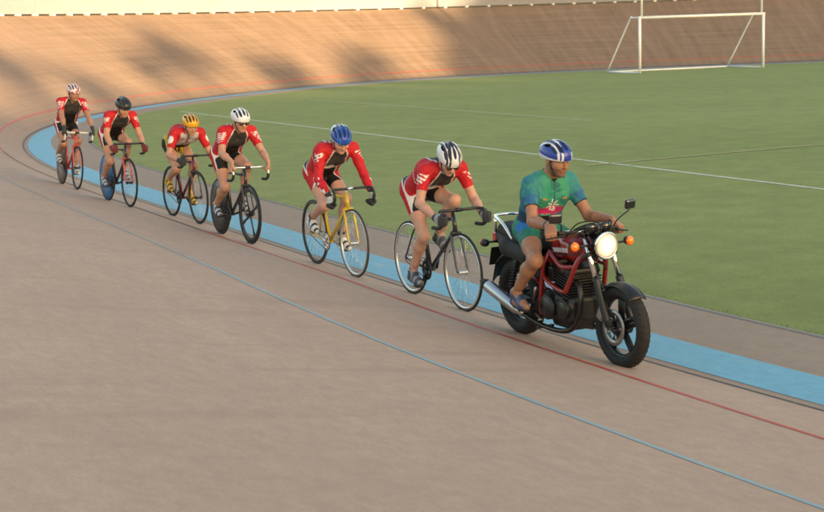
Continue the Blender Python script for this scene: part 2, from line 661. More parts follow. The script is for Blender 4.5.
strip('infield_kerb', [-1.53, -1.529, -1.471, -1.47], 0.0, M_kerb, zf=lambda T, s, B: np.full(len(T), 0.012 if -1.5295 < s < -1.4705 else 0.0))


def embank(T, s, B):
    rim = WIDTH * B
    up = np.clip((T - 44) / 10, 0, 1)
    prof = np.interp(s, [WIDTH, WIDTH + 1.0, WIDTH + 7, WIDTH + 20, WIDTH + 45], [0, 0.02, 2.6, 3.4, -4.0])
    flat = np.interp(s, [WIDTH, WIDTH + 1.0, WIDTH + 4, WIDTH + 6, WIDTH + 45], [0, 0.0, -1.0, -1.4, -1.4])
    return np.maximum(rim + prof * up + flat * (1 - up), -0.03)


M_straw = surf_mat('dry_grass', (0.17, 0.105, 0.018), (0.22, 0.14, 0.026), (0.13, 0.09, 0.02), (0.8, 0.8), 30, 0.95, 0.5)
strip('embankment', [WIDTH, WIDTH + 1, WIDTH + 2.5, WIDTH + 4, WIDTH + 7, WIDTH + 20, WIDTH + 45], 0.0, M_straw, zf=embank)

# infield and the ground beyond
gm, gt, gb = new_mat('pitch_grass')
L = gt.links.new
tc = gt.nodes.new('ShaderNodeTexCoord')


def gnoise(scale, detail, rough=0.6, stretch=(1, 1, 1)):
    mp = gt.nodes.new('ShaderNodeMapping')
    mp.inputs['Scale'].default_value = stretch
    mp.inputs['Rotation'].default_value = (0, 0, R(-28))
    L(tc.outputs['Object'], mp.inputs['Vector'])
    n = gt.nodes.new('ShaderNodeTexNoise')
    n.inputs['Scale'].default_value = scale
    n.inputs['Detail'].default_value = detail
    n.inputs['Roughness'].default_value = rough
    L(mp.outputs[0], n.inputs['Vector'])
    return n.outputs['Fac']


def gramp(f, cols):
    r = gt.nodes.new('ShaderNodeValToRGB')
    e = r.color_ramp.elements
    e[0].position, e[0].color = cols[0][0], (*cols[0][1], 1)
    e[1].position, e[1].color = cols[-1][0], (*cols[-1][1], 1)
    for p, c in cols[1:-1]:
        x = e.new(p)
        x.color = (*c, 1)
    L(f, r.inputs['Fac'])
    return r.outputs['Color']


gbig = gramp(gnoise(0.16, 6, 0.62, (0.5, 1, 1)), [(0.3, (0.216, 0.254, 0.096)), (0.55, (0.240, 0.276, 0.108)), (0.75, (0.27, 0.292, 0.128))])
gmid = gramp(gnoise(1.6, 6, 0.7), [(0.3, (0.84, 0.86, 0.82)), (0.7, (1.12, 1.11, 1.08))])
gfin = gramp(gnoise(45, 5, 0.8), [(0.3, (0.74, 0.76, 0.70)), (0.7, (1.24, 1.22, 1.2))])
m1 = gt.nodes.new('ShaderNodeVectorMath')
m1.operation = 'MULTIPLY'
L(gbig, m1.inputs[0])
L(gmid, m1.inputs[1])
m2 = gt.nodes.new('ShaderNodeVectorMath')
m2.operation = 'MULTIPLY'
L(m1.outputs[0], m2.inputs[0])
L(gfin, m2.inputs[1])
L(m2.outputs[0], gb.inputs['Base Color'])
gb.inputs['Roughness'].default_value = 0.95
gb.inputs['Specular IOR Level'].default_value = 0.15
bp = gt.nodes.new('ShaderNodeBump')
bp.inputs['Strength'].default_value = 0.7
bp.inputs['Distance'].default_value = 0.02
L(gnoise(70, 4, 0.8), bp.inputs['Height'])
L(bp.outputs['Normal'], gb.inputs['Normal'])

inner = cur + NOR * -1.529
poly = [(x, y, 0.008) for x, y in inner] + [(170, inner[-1][1], 0.008), (170, inner[0][1], 0.008)]
me = bpy.data.meshes.new('infield')
me.from_pydata(poly, [], [list(range(len(poly)))])
me.update()
if me.polygons[0].normal.z < 0:
    me.flip_normals()
tag(add_obj('infield', me, gm), kind='structure')

me = bpy.data.meshes.new('ground')
me.from_pydata([(-1500, -1500, -0.06), (1500, -1500, -0.06), (1500, 1500, -0.06), (-1500, 1500, -0.06)], [], [(0, 1, 2, 3)])
tag(add_obj('ground', me, plain('rough_ground', (0.16, 0.15, 0.07), 0.95, noise=0.3, nscale=0.3)), kind='structure')


# short grass leaning over the kerb of the infield
rg_ = np.random.default_rng(3)
sel = np.where((TT > 8) & (TT < 62))[0]
nb = 14000
ti = rg_.uniform(TT[sel[0]], TT[sel[-1]], nb)
gx = np.stack([np.interp(ti, TT, cur[:, k]) for k in (0, 1)], 1)
gn = np.stack([np.interp(ti, TT, NOR[:, k]) for k in (0, 1)], 1)
P_ = gx + gn * (-1.55 - np.abs(rg_.normal(0, 0.055, nb)) + 0.035)[:, None]
hgt = rg_.uniform(0.006, 0.017, nb)
an_ = rg_.uniform(0, 6.283, nb)
w_ = 0.004
dx = np.stack([np.cos(an_), np.sin(an_)], 1)
le = rg_.normal(0, 0.012, (nb, 2))
V = np.zeros((nb, 4, 3))
V[:, 0, :2], V[:, 1, :2] = P_ - dx * w_, P_ + dx * w_
V[:, 2, :2], V[:, 3, :2] = P_ + le + dx * w_ * 0.4, P_ + le - dx * w_ * 0.4
V[:, 0:2, 2] = 0.004
V[:, 2:, 2] = hgt[:, None]
me = np_mesh('grass', V.reshape(-1, 3), np.arange(4 * nb).reshape(-1, 4), smooth=False)
tag(add_obj('grass', me, plain('grass_blades', (0.16, 0.20, 0.065), 0.9, noise=0.35, nscale=8)), 'short grass fringe leaning over the concrete kerb of the infield', 'grass', kind='stuff')


def ground_line(name, pts, w, mat, z=0.013):
    bm = bmesh.new()
    P = [Vector((x, y, z)) for x, y in pts]
    row = []
    for i, p in enumerate(P):
        d = (P[min(i + 1, len(P) - 1)] - P[max(i - 1, 0)]).normalized()
        s = Vector((-d.y, d.x, 0)) * (w / 2)
        row.append((bm.verts.new(p + s), bm.verts.new(p - s)))
    for a, b in zip(row, row[1:]):
        bm.faces.new((a[0], a[1], b[1], b[0]))
    bmesh.ops.recalc_face_normals(bm, faces=bm.faces)
    me = bpy.data.meshes.new(name)
    bm.to_mesh(me)
    bm.free()
    if me.polygons[0].normal.z < 0:
        me.flip_normals()
    return tag(add_obj(name, me, mat), kind='structure')


def worn_line_mat(name, col, cover):
    m, t, b = new_mat(name)
    tc_ = t.nodes.new('ShaderNodeTexCoord')
    n = t.nodes.new('ShaderNodeTexNoise')
    n.inputs['Scale'].default_value = 9
    n.inputs['Detail'].default_value = 8
    n.inputs['Roughness'].default_value = 0.75
    t.links.new(tc_.outputs['Object'], n.inputs['Vector'])
    r = t.nodes.new('ShaderNodeMapRange')
    r.inputs['From Min'].default_value = 0.62 - cover * 0.3
    r.inputs['From Max'].default_value = 0.72 - cover * 0.2
    t.links.new(n.outputs['Fac'], r.inputs['Value'])
    x = t.nodes.new('ShaderNodeMix')
    x.data_type = 'RGBA'
    t.links.new(r.outputs['Result'], x.inputs['Factor'])
    x.inputs['A'].default_value = (0.21, 0.245, 0.092, 1)
    x.inputs['B'].default_value = (*col, 1)
    t.links.new(x.outputs['Result'], b.inputs['Base Color'])
    b.inputs['Roughness'].default_value = 0.9
    return m


M_wl = worn_line_mat('pitch_paint', (0.52, 0.56, 0.46), 1.0)
M_wl2 = worn_line_mat('faded_pitch_paint', (0.40, 0.43, 0.30), 0.75)
M_wl3 = worn_line_mat('ochre_pitch_paint', (0.42, 0.38, 0.19), 0.8)
ground_line('pitch_line', [(-7.1, 44.1), (-0.7, 31.8), (5.74, 19.29), (14, 3.2)], 0.09, M_wl)
ground_line('pitch_line', [(-3.4, 48.9), (0.15, 42.6), (4.44, 34.2)], 0.10, M_wl2)
ground_line('pitch_line', [(3.0, 23.5), (3.83, 23.99), (7.65, 25.9), (16, 30)], 0.09, M_wl3, z=0.017)

# unseen wooded ridge added beyond the other bend, shaped to block the low sun
AX = np.array(SUN_H[:2])
WX = np.array((-AX[1], AX[0]))
ws = np.arange(-90, 171, 3.0)
HW = np.interp(ws, [-90, -2, 6, 12, 30, 42, 46, 52, 60, 170], [16, 18, 17, 14.5, 14.6, 14.8, 18, 21.5, 24, 24])
aa = [95, 108, 120, 135, 170, 230]
fr = [0, 0.55, 1, 0.95, 0.6, 0]
V = []
for i, w in enumerate(ws):
    for a, f_ in zip(aa, fr):
        p = AX * a + WX * w
        V.append((p[0], p[1], -0.1 + HW[i] * f_))
m = len(aa)
Q = [(i * m + j, i * m + j + 1, (i + 1) * m + j + 1, (i + 1) * m + j) for i in range(len(ws) - 1) for j in range(m - 1)]
me = np_mesh('sun_block_hill', np.array(V), np.array(Q))
o = add_obj('sun_block_hill', me, plain('hill_grass', (0.10, 0.12, 0.045), 0.95, noise=0.3, nscale=0.4))
tag(o, kind='structure')


def make_tree(seed, h):
    rg = np.random.default_rng(seed)
    t = MB()
    t.tube([(0, 0, -0.6), (0.05, 0, h * 0.3), (-0.05, 0.1, h * 0.62)], [0.22, 0.15, 0.07], 7)
    for k in range(5):
        an = k * 1.3
        t.tube([(0, 0, h * 0.3 + 0.05 * k * h * 0.5), (math.cos(an) * h * 0.14, math.sin(an) * h * 0.14, h * 0.5 + 0.04 * k * h)], [0.08, 0.03], 5)
    n = 900
    cl = rg.normal(0, 1, (16, 3)) * np.array((0.17, 0.17, 0.17)) * h + np.array((0, 0, h * 0.62))
    c = cl[rg.integers(0, 16, n)] + rg.normal(0, 1, (n, 3)) * 0.085 * h
    c[:, 2] = np.clip(c[:, 2], 0.12 * h, 1.05 * h)
    u = rg.normal(0, 1, (n, 3))
    u /= np.linalg.norm(u, axis=1)[:, None]
    w = np.cross(u, rg.normal(0, 1, (n, 3)))
    w /= np.linalg.norm(w, axis=1)[:, None]
    s = 0.05 * h
    V = np.stack([c - u * s, c + w * s * 0.6, c + u * s, c - w * s * 0.6], 1).reshape(-1, 3)
    me = np_mesh('crown', V, np.arange(4 * n).reshape(-1, 4), smooth=False)
    return t, me


M_bark = plain('bark', (0.09, 0.06, 0.04), 0.9, noise=0.3)
M_leaf = plain('leaves', (0.05, 0.075, 0.02), 0.8, noise=0.3, nscale=3)
tree_src = []
for sd, hh in ((1, 2.6), (2, 2.0), (3, 3.4)):
    t, cme = make_tree(sd, hh)
    bm_o = t.build('trunk', M_bark)
    tree_src.append((bm_o.data, cme))
    cme.materials.append(M_leaf)
    bpy.data.objects.remove(bm_o)
TREE_SPOTS = [(12 + 1.45 * i_ + 0.6 * math.sin(i_ * 2.3), int(1.5 + 1.5 * math.sin(i_ * 1.9)) % 3, 119 + 4 * math.sin(i_ * 3.1)) for i_ in range(25) if i_ not in (0, 2, 3, 5, 7, 8, 10, 12, 13, 16, 17, 21)]  # unseen trees added along the crest to break the low sun into streaks
for i, (w, kd, a) in enumerate(TREE_SPOTS):
    p = AX * a + WX * w
    hz = np.interp(w, ws, HW) * np.interp(a, aa, fr)
    r = empty('sun_break_tree', Matrix.Translation((p[0], p[1], hz - 0.2)) @ Matrix.Rotation(i * 1.7, 4, 'Z'),
              'unseen small leafy tree added on the ridge to break up the low sun', 'tree', 'unseen trees added on the far ridge')
    add_obj('trunk', tree_src[kd][0], None, r)
    add_obj('crown', tree_src[kd][1], None, r)

# ------------------------------------------------------------------ board fence on the rim
M_board = surf_mat('white_boards', (0.225, 0.235, 0.275), (0.26, 0.268, 0.305), (0.19, 0.195, 0.22), (0.45, 0.9), 30, 0.55, 0.05)
M_foot = plain('white_foot', (0.55, 0.53, 0.50), 0.5, noise=0.1)
M_rail = plain('fence_rail', (0.10, 0.085, 0.07), 0.7)


def rim_point(t, s, z):
    i = int(np.clip(np.searchsorted(TT, t), 1, len(TT) - 1))
    f_ = (t - TT[i - 1]) / (TT[i] - TT[i - 1])
    C = cur[i - 1] * (1 - f_) + cur[i] * f_
    N = unit(NOR[i - 1] * (1 - f_) + NOR[i] * f_)
    B = BT[i - 1] * (1 - f_) + BT[i] * f_
    p = C + N * s
    return Vector((p[0], p[1], WIDTH * B + z)), math.atan2(N[1], N[0])


p0, _ = rim_point(80, WIDTH, 0)
fence = empty('rim_fence', Matrix.Translation(p0), 'low white board fence on short feet along the top of the banking', 'fence')
inv = Matrix.Translation(-p0)
T_F0, T_F1 = 46.0, 128.0
VB, QB, UVB, T = [], [], [], T_F0
prof = [(0.06, 0.065), (0.06, 0.66), (0.095, 0.66), (0.095, 0.065)]
n_pan = 0
while T < T_F1:
    Te = T + 2.05
    ks = np.linspace(T, Te - 0.006, 5)
    base = len(VB)
    for tk in ks:
        for s_, z_ in prof:
            VB.append(rim_point(tk, WIDTH + s_, z_)[0] - p0)
            UVB.append((tk + n_pan * 7.3, z_))
    for i in range(4):
        for j in range(4):
            a, b = base + i * 4 + j, base + i * 4 + (j + 1) % 4
            QB.append((a, b, b + 4, a + 4))
    QB.append((base, base + 3, base + 2, base + 1))
    QB.append((base + 16, base + 17, base + 18, base + 19))
    T = Te
    n_pan += 1
me = np_mesh('boards', np.array(VB), np.array(QB), smooth=False)
uvl = me.uv_layers.new(name='metres')
uvl.data.foreach_set('uv', np.array(UVB)[np.array(QB).ravel()].astype(np.float32).ravel())
bm = bmesh.new()
bm.from_mesh(me)
bmesh.ops.recalc_face_normals(bm, faces=bm.faces)
bm.to_mesh(me)
bm.free()
add_obj('boards', me, M_board, fence)
rl = MB()
rl.tube([rim_point(t, WIDTH + 0.17, 0.42)[0] - p0 for t in np.arange(T_F0, T_F1, 1.0)], 0.03, 6)
rl.build('rail', M_rail, fence)
ft = MB()
ft.box((-0.035, 0, 0.04), (0.10, 0.075, 0.042), bevel=0.010)
ft.box((0.032, 0, 0.30), (0.018, 0.025, 0.30), bevel=0.004)
foot0 = ft.build('foot', M_foot, fence)
tpos = np.arange(T_F0 + 4, T_F0 + 4 + 78 * 0.98, 0.98)
for i, tk in enumerate(tpos):
    o = foot0 if i == 0 else foot0.copy()
    if i:
        COL.objects.link(o)
        o.parent = fence
    p, an = rim_point(tk, WIDTH + 0.09, 0.0)
    o.location = p - p0
    o.rotation_euler = (0, 0, an)

# ------------------------------------------------------------------ goal
M_white = plain('white_gloss_paint', (0.78, 0.80, 0.84), 0.4, noise=0.08, nscale=6)
gl, grr = Vector((10.30, 62.07, 0)), Vector((16.28, 64.28, 0))
bx_ = Vector((-1.12, 2.25, 0))
goal = empty('goal_frame', Matrix.Translation(gl), 'white football goal with tall uprights and no net on the grass', 'goal')
e = grr - gl
zz = Vector((0, 0, 2.44))
for p in (Vector((0, 0, 0)), e):
    MB().tube([p, p + zz + Vector((0, 0, 0.06))], 0.06, 14).build('post', M_white, goal)
MB().tube([zz - e.normalized() * 0.06, zz + e + e.normalized() * 0.06], 0.06, 14).build('crossbar', M_white, goal)
for p in (e.normalized() * 0.10, e - e.normalized() * 0.10):
    q = p + Vector((0.0, 0.0, 2.44))
    MB().tube([q, q + Vector((0, 0, 3.2))], 0.05, 12).build('upright', M_white, goal)
for p in (Vector((0, 0, 0)), e):
    MB().tube(smooth_path([p + zz, p + zz + bx_ * 0.22 + Vector((0, 0, -0.01)), p + zz + bx_ * 0.32 + Vector((0, 0, -0.16)), p + bx_ + Vector((0, 0, 0.05))], 6), 0.032, 10).build('stay', M_white, goal)
    MB().tube([p + Vector((0, 0, 0.045)), p + bx_ + Vector((0, 0, 0.045))], 0.036, 10).build('side_bar', M_white, goal)
MB().tube([bx_ + Vector((0, 0, 0.045)), bx_ + e + Vector((0, 0, 0.045))], 0.036, 10).build('ground_bar', M_white, goal)

# ------------------------------------------------------------------ bicycles
RW = 0.335                                             # wheel radius
HUB_R, HUB_F = V3(-0.485, 0, RW), V3(0.485, 0, RW)
BB = V3(-0.10, 0, 0.285)
SEAT_TOP = V3(-0.262, 0, 0.80)
HT_LO, HT_HI = V3(0.372, 0, 0.675), V3(0.338, 0, 0.80)
BAR = V3(0.435, 0, 0.865)
M_tyre = plain('tyre_rubber', (0.012, 0.011, 0.0105), 0.75, noise=0.2)
M_steel = plain('bare_steel', (0.62, 0.61, 0.60), 0.28, metal=1.0)
M_dark = plain('black_parts', (0.011, 0.011, 0.012), 0.4, noise=0.15)
M_tape = plain('black_bar_tape', (0.018, 0.018, 0.02), 0.7, noise=0.2, bump=0.2)
M_alloy = plain('silver_alloy', (0.66, 0.65, 0.64), 0.32, metal=0.9)
M_hole = plain('saddle_black', (0.025, 0.024, 0.024), 0.55)

BAR_HALF = [(0, -0.03, 0), (0, -0.12, 0), (0.012, -0.175, 0.002), (0.05, -0.203, 0.0), (0.09, -0.207, -0.022), (0.106, -0.208, -0.062), (0.09, -0.209, -0.105), (0.045, -0.21, -0.132), (-0.02, -0.21, -0.14), (-0.075, -0.21, -0.142)]


def rot_y(p, c, a):
    p = np.asarray(p, float) - c
    return np.array((p[0] * math.cos(a) + p[2] * math.sin(a), p[1], -p[0] * math.sin(a) + p[2] * math.cos(a))) + c


def make_wheel(parent, c, rim_m, tyre_m, kind, spoke_m):
    c = Vector(c)
    w = MB()
    if kind == 'deep':
        w.lathe([(RW - 0.021, -0.010), (RW - 0.075, -0.006), (RW - 0.082, 0), (RW - 0.075, 0.006), (RW - 0.021, 0.010)], c, 'y', 64)
    elif kind != 'disc':
        w.lathe([(RW - 0.019, -0.010), (RW - 0.038, -0.008), (RW - 0.042, 0), (RW - 0.038, 0.008), (RW - 0.019, 0.010)], c, 'y', 64)
    if kind == 'disc':
        w.lathe([(RW - 0.020, -0.009), (RW * 0.6, -0.016), (0.03, -0.028), (0.03, 0.028), (RW * 0.6, 0.016), (RW - 0.020, 0.009)], c, 'y', 64)
    w.lathe([(0.008, -0.05), (0.024, -0.034), (0.024, -0.028), (0.014, -0.02), (0.014, 0.02), (0.024, 0.028), (0.024, 0.034), (0.008, 0.05)], c, 'y', 20)
    wo_ = w.build('wheel', rim_m, parent)
    t = MB()
    t.lathe([(RW - 0.011 + 0.0112 * math.cos(a), 0.0115 * math.sin(a)) for a in np.linspace(0, 2 * math.pi, 11)[:-1]], c, 'y', 72)
    t.build('tyre', tyre_m, wo_)
    if kind == 'spoked':
        s = MB()
        for k in range(32):
            a = k * 2 * math.pi / 32
            b = a + (0.5 if (k // 2) % 2 else -0.5)
            y = 0.03 if k % 2 else -0.03
            s.tube([c + Vector((math.cos(b) * 0.022, y, math.sin(b) * 0.022)), c + Vector((math.cos(a) * (RW - 0.04), 0, math.sin(a) * (RW - 0.04)))], 0.0011, 4)
        s.build('spokes', spoke_m, wo_)
    elif kind == 'deep':
        s = MB()
        for k in range(4):
            a = k * math.pi / 2 + 0.5
            d = Vector((math.cos(a), 0, math.sin(a)))
            s.tube([c + d * 0.02, c + d * 0.15, c + d * (RW - 0.07)], [0.026, 0.017, 0.026], 10, flat=0.35)
        s.build('spokes', spoke_m, wo_)
    return wo_


def make_bike(spec, MW):
    root = empty('track_bicycle', MW, spec['label'], 'bicycle', 'track bicycles of the pace line')
    fm = plain('frame_' + spec['key'], spec['frame'], 0.3, noise=0.06, nscale=8, coat=0.5)
    km = plain('fork_' + spec['key'], spec.get('fork', spec['frame']), 0.3, noise=0.06, nscale=8, coat=0.5)
    f = MB()
    f.tube([HT_HI + V3(-0.004, 0, 0.015), HT_LO - V3(-0.004, 0, 0.015)], 0.019, 14)
    f.tube([HT_HI + V3(0, 0, -0.03), SEAT_TOP + V3(0.008, 0, -0.04)], 0.0145, 12)
    f.tube([HT_LO + V3(0, 0, 0.02), BB], 0.018, 14)
    f.tube([SEAT_TOP, BB], 0.0155, 12)
    f.lathe([(0.021, -0.036), (0.021, 0.036), (0.012, 0.036), (0.012, -0.036)], BB, 'y', 18)
    for s in (-1, 1):
        f.tube([BB + V3(-0.02, 0.022 * s, 0), (BB + HUB_R) / 2 + V3(0, 0.045 * s, 0), HUB_R + V3(0, 0.058 * s, 0)], [0.011, 0.010, 0.008], 10)
        f.tube([SEAT_TOP + V3(0.01, 0.012 * s, -0.045), SEAT_TOP * 0.5 + HUB_R * 0.5 + V3(0, 0.035 * s, 0), HUB_R + V3(0, 0.058 * s, 0)], [0.008, 0.008, 0.007], 8)
    f.build('frame', fm, root)
    k = MB()
    k.tube([HT_LO + V3(0.0, -0.045, -0.015), HT_LO + V3(0.0, 0.045, -0.015)], 0.016, 10)
    for s in (-1, 1):
        k.tube(smooth_path([HT_LO + V3(0, 0.045 * s, -0.015), HT_LO * 0.55 + HUB_F * 0.45 + V3(-0.002, 0.05 * s, 0), HUB_F + V3(-0.02, 0.052 * s, 0.05), HUB_F + V3(0, 0.052 * s, 0)], 4), [0.0125] * 5 + [0.0105] * 4 + [0.008] * 4, 10)
    k.build('fork', km, root)
    p = MB()
    p.tube([SEAT_TOP, SEAT_TOP + V3(-0.022, 0, 0.095)], 0.0135, 12)
    p.build('seat_post', M_alloy if spec.get('bright') else M_dark, root)
    sd = Field(V3(-0.45, -0.09, 0.86), V3(-0.1, 0.09, 0.97), 0.006)
    sz = SEAT_TOP[2] + 0.118
    sd.cone(V3(-0.40, -0.035, sz), V3(-0.28, -0.018, sz - 0.004), 0.034, 0.022, 0.03)
    sd.cone(V3(-0.40, 0.035, sz), V3(-0.28, 0.018, sz - 0.004), 0.034, 0.022, 0.03)
    sd.cone(V3(-0.30, 0, sz - 0.003), V3(-0.155, 0, sz - 0.006), 0.026, 0.017, 0.03)
    sd.clip(V3(0, 0, sz + 0.020), V3(0, 0, 1))
    add_obj('saddle', np_mesh('saddle', *sd.mesh()), M_hole, root)
    st = MB()
    st.tube([HT_HI, HT_HI + V3(-0.012, 0, 0.055)], 0.014, 12)
    st.tube([HT_HI + V3(-0.010, 0, 0.045), BAR], 0.0135, 12)
    st.tube([BAR + V3(0, -0.03, 0), BAR + V3(0, 0.03, 0)], 0.018, 12)
    st.build('stem', M_alloy if spec.get('bright') else M_dark, root)
    half = [BAR + V3(*q) for q in BAR_HALF]
    full = [h * V3(1, -1, 1) for h in half[::-1]] + half
    hb = MB()
    hb.tube(smooth_path(full, 5), 0.0132, 12)
    hbo = hb.build('handlebar', spec['bar'], root)
    for s in (1, -1):
        g = MB()
        g.tube(smooth_path([BAR + V3(*q) * V3(1, s, 1) for q in BAR_HALF[spec.get('tape_from', 5):]], 5), 0.0165, 12)
        g.build('bar_tape', spec.get('tape', M_tape), hbo)
    # cranks, chainring, pedals, chain
    ca = spec['crank']
    ck = MB()
    ck.lathe([(0.088, -0.046), (0.088, -0.042), (0.055, -0.042), (0.055, -0.046)], BB, 'y', 48)
    for j in range(5):
        a = ca + j * 2 * math.pi / 5
        ck.tube([BB + V3(0, -0.046, 0), BB + V3(math.cos(a) * 0.07, -0.045, math.sin(a) * 0.07)], 0.008, 6)
    for s, a in ((-1, ca), (1, ca + math.pi)):
        e_ = BB + V3(math.cos(a) * 0.168, 0.06 * s, math.sin(a) * 0.168)
        ck.tube([BB + V3(0, 0.055 * s, 0), e_], [0.014, 0.010], 8)
        ck.tube([e_, e_ + V3(0, 0.03 * s, 0)], 0.007, 8)
    cko = ck.build('crankset', M_alloy if spec.get('bright') else M_dark, root)
    for s, a in ((-1, ca), (1, ca + math.pi)):
        e_ = BB + V3(math.cos(a) * 0.168, 0.105 * s, math.sin(a) * 0.168)
        MB().box(e_, (0.034, 0.028, 0.009), bevel=0.004).build('pedal', M_dark, cko)
    ch = MB()
    lp = []
    for a in np.linspace(-math.pi / 2, math.pi / 2, 12):
        lp.append(BB + V3(math.cos(a) * 0.092, -0.044, math.sin(a) * 0.092))
    for a in np.linspace(math.pi / 2, 3 * math.pi / 2, 8):
        lp.append(HUB_R + V3(math.cos(a) * 0.034, -0.044, math.sin(a) * 0.034))
    ch.tube(lp, 0.0042, 6, closed=True)
    ch.build('chain', M_dark, root)
    make_wheel(root, HUB_R, spec['rim_r'], spec.get('tyre', M_tyre), spec.get('kind_r', 'spoked'), spec.get('spoke', M_steel))
    make_wheel(root, HUB_F, spec['rim_f'], spec.get('tyre', M_tyre), spec.get('kind_f', 'spoked'), spec.get('spoke_f', spec.get('spoke', M_steel)))
    return root


# ------------------------------------------------------------------ people
def ik(a, c, l1, l2, pole):
    d = c - a
    Ld = min(np.linalg.norm(d), 0.998 * (l1 + l2))
    u = unit(d)
    x = (l1 * l1 - l2 * l2 + Ld * Ld) / (2 * Ld)
    y = math.sqrt(max(l1 * l1 - x * x, 0))
    p = np.asarray(pole, float)
    p = unit(p - u * (p @ u))
    return a + u * x + p * y


def hand_prims(G, t, n, fwd, rb, splay=1.0):
    """Five fingers closed round a bar of radius rb through G along t (thumb end +t); n points from the bar to the palm."""
    pr = []
    wr = G - fwd * 0.078 + n * (rb + 0.008)
    for o, sc_ in ((0.031, 0.96), (0.0105, 1.04), (-0.0105, 0.98), (-0.031, 0.84)):
        k0 = G + fwd * 0.014 + n * (rb + 0.012) + t * o
        k1 = G + fwd * (rb + 0.022) * sc_ + n * 0.0 + t * o
        k2 = G + fwd * 0.010 * sc_ - n * (rb + 0.012) + t * o * 0.97
        k3 = G - fwd * 0.016 * sc_ - n * (rb + 0.004) + t * o * 0.95
        pr += [('cone', wr + t * (o * 0.6), k0, 0.0165, 0.0125, 0.012), ('cone', k0, k1, 0.0108, 0.0098, 0.004),
               ('cone', k1, k2, 0.0098, 0.0090, 0.004), ('cone', k2, k3, 0.0090, 0.0078, 0.004)]
    th0 = wr + fwd * 0.024 + t * 0.026
    th1 = G - fwd * 0.020 + t * 0.048 + n * 0.004
    th2 = G + fwd * 0.004 + t * 0.052 - n * (rb + 0.006)
    pr += [('cone', th0, th1, 0.0165, 0.0125, 0.012), ('cone', th1, th2, 0.0115, 0.0092, 0.004)]
    return wr, pr


def seg_t(V, a, b):
    ab = b - a
    t = ((V - a) @ ab) / (ab @ ab)
    tc_ = np.clip(t, 0, 1)
    d = np.linalg.norm(V - (a + tc_[:, None] * ab), axis=1)
    return t, d


def vnoise(V, f, seed):
    """Small smooth pseudo-noise for printed patches."""
    a = np.sin(V @ np.array((12.9, 7.1, 4.3)) * f + seed) + np.sin(V @ np.array((-5.2, 11.7, 9.4)) * f * 1.3 + seed * 2.1) + np.sin(V @ np.array((8.3, -9.9, 13.1)) * f * 0.8 + seed * 0.7)
    return a / 3


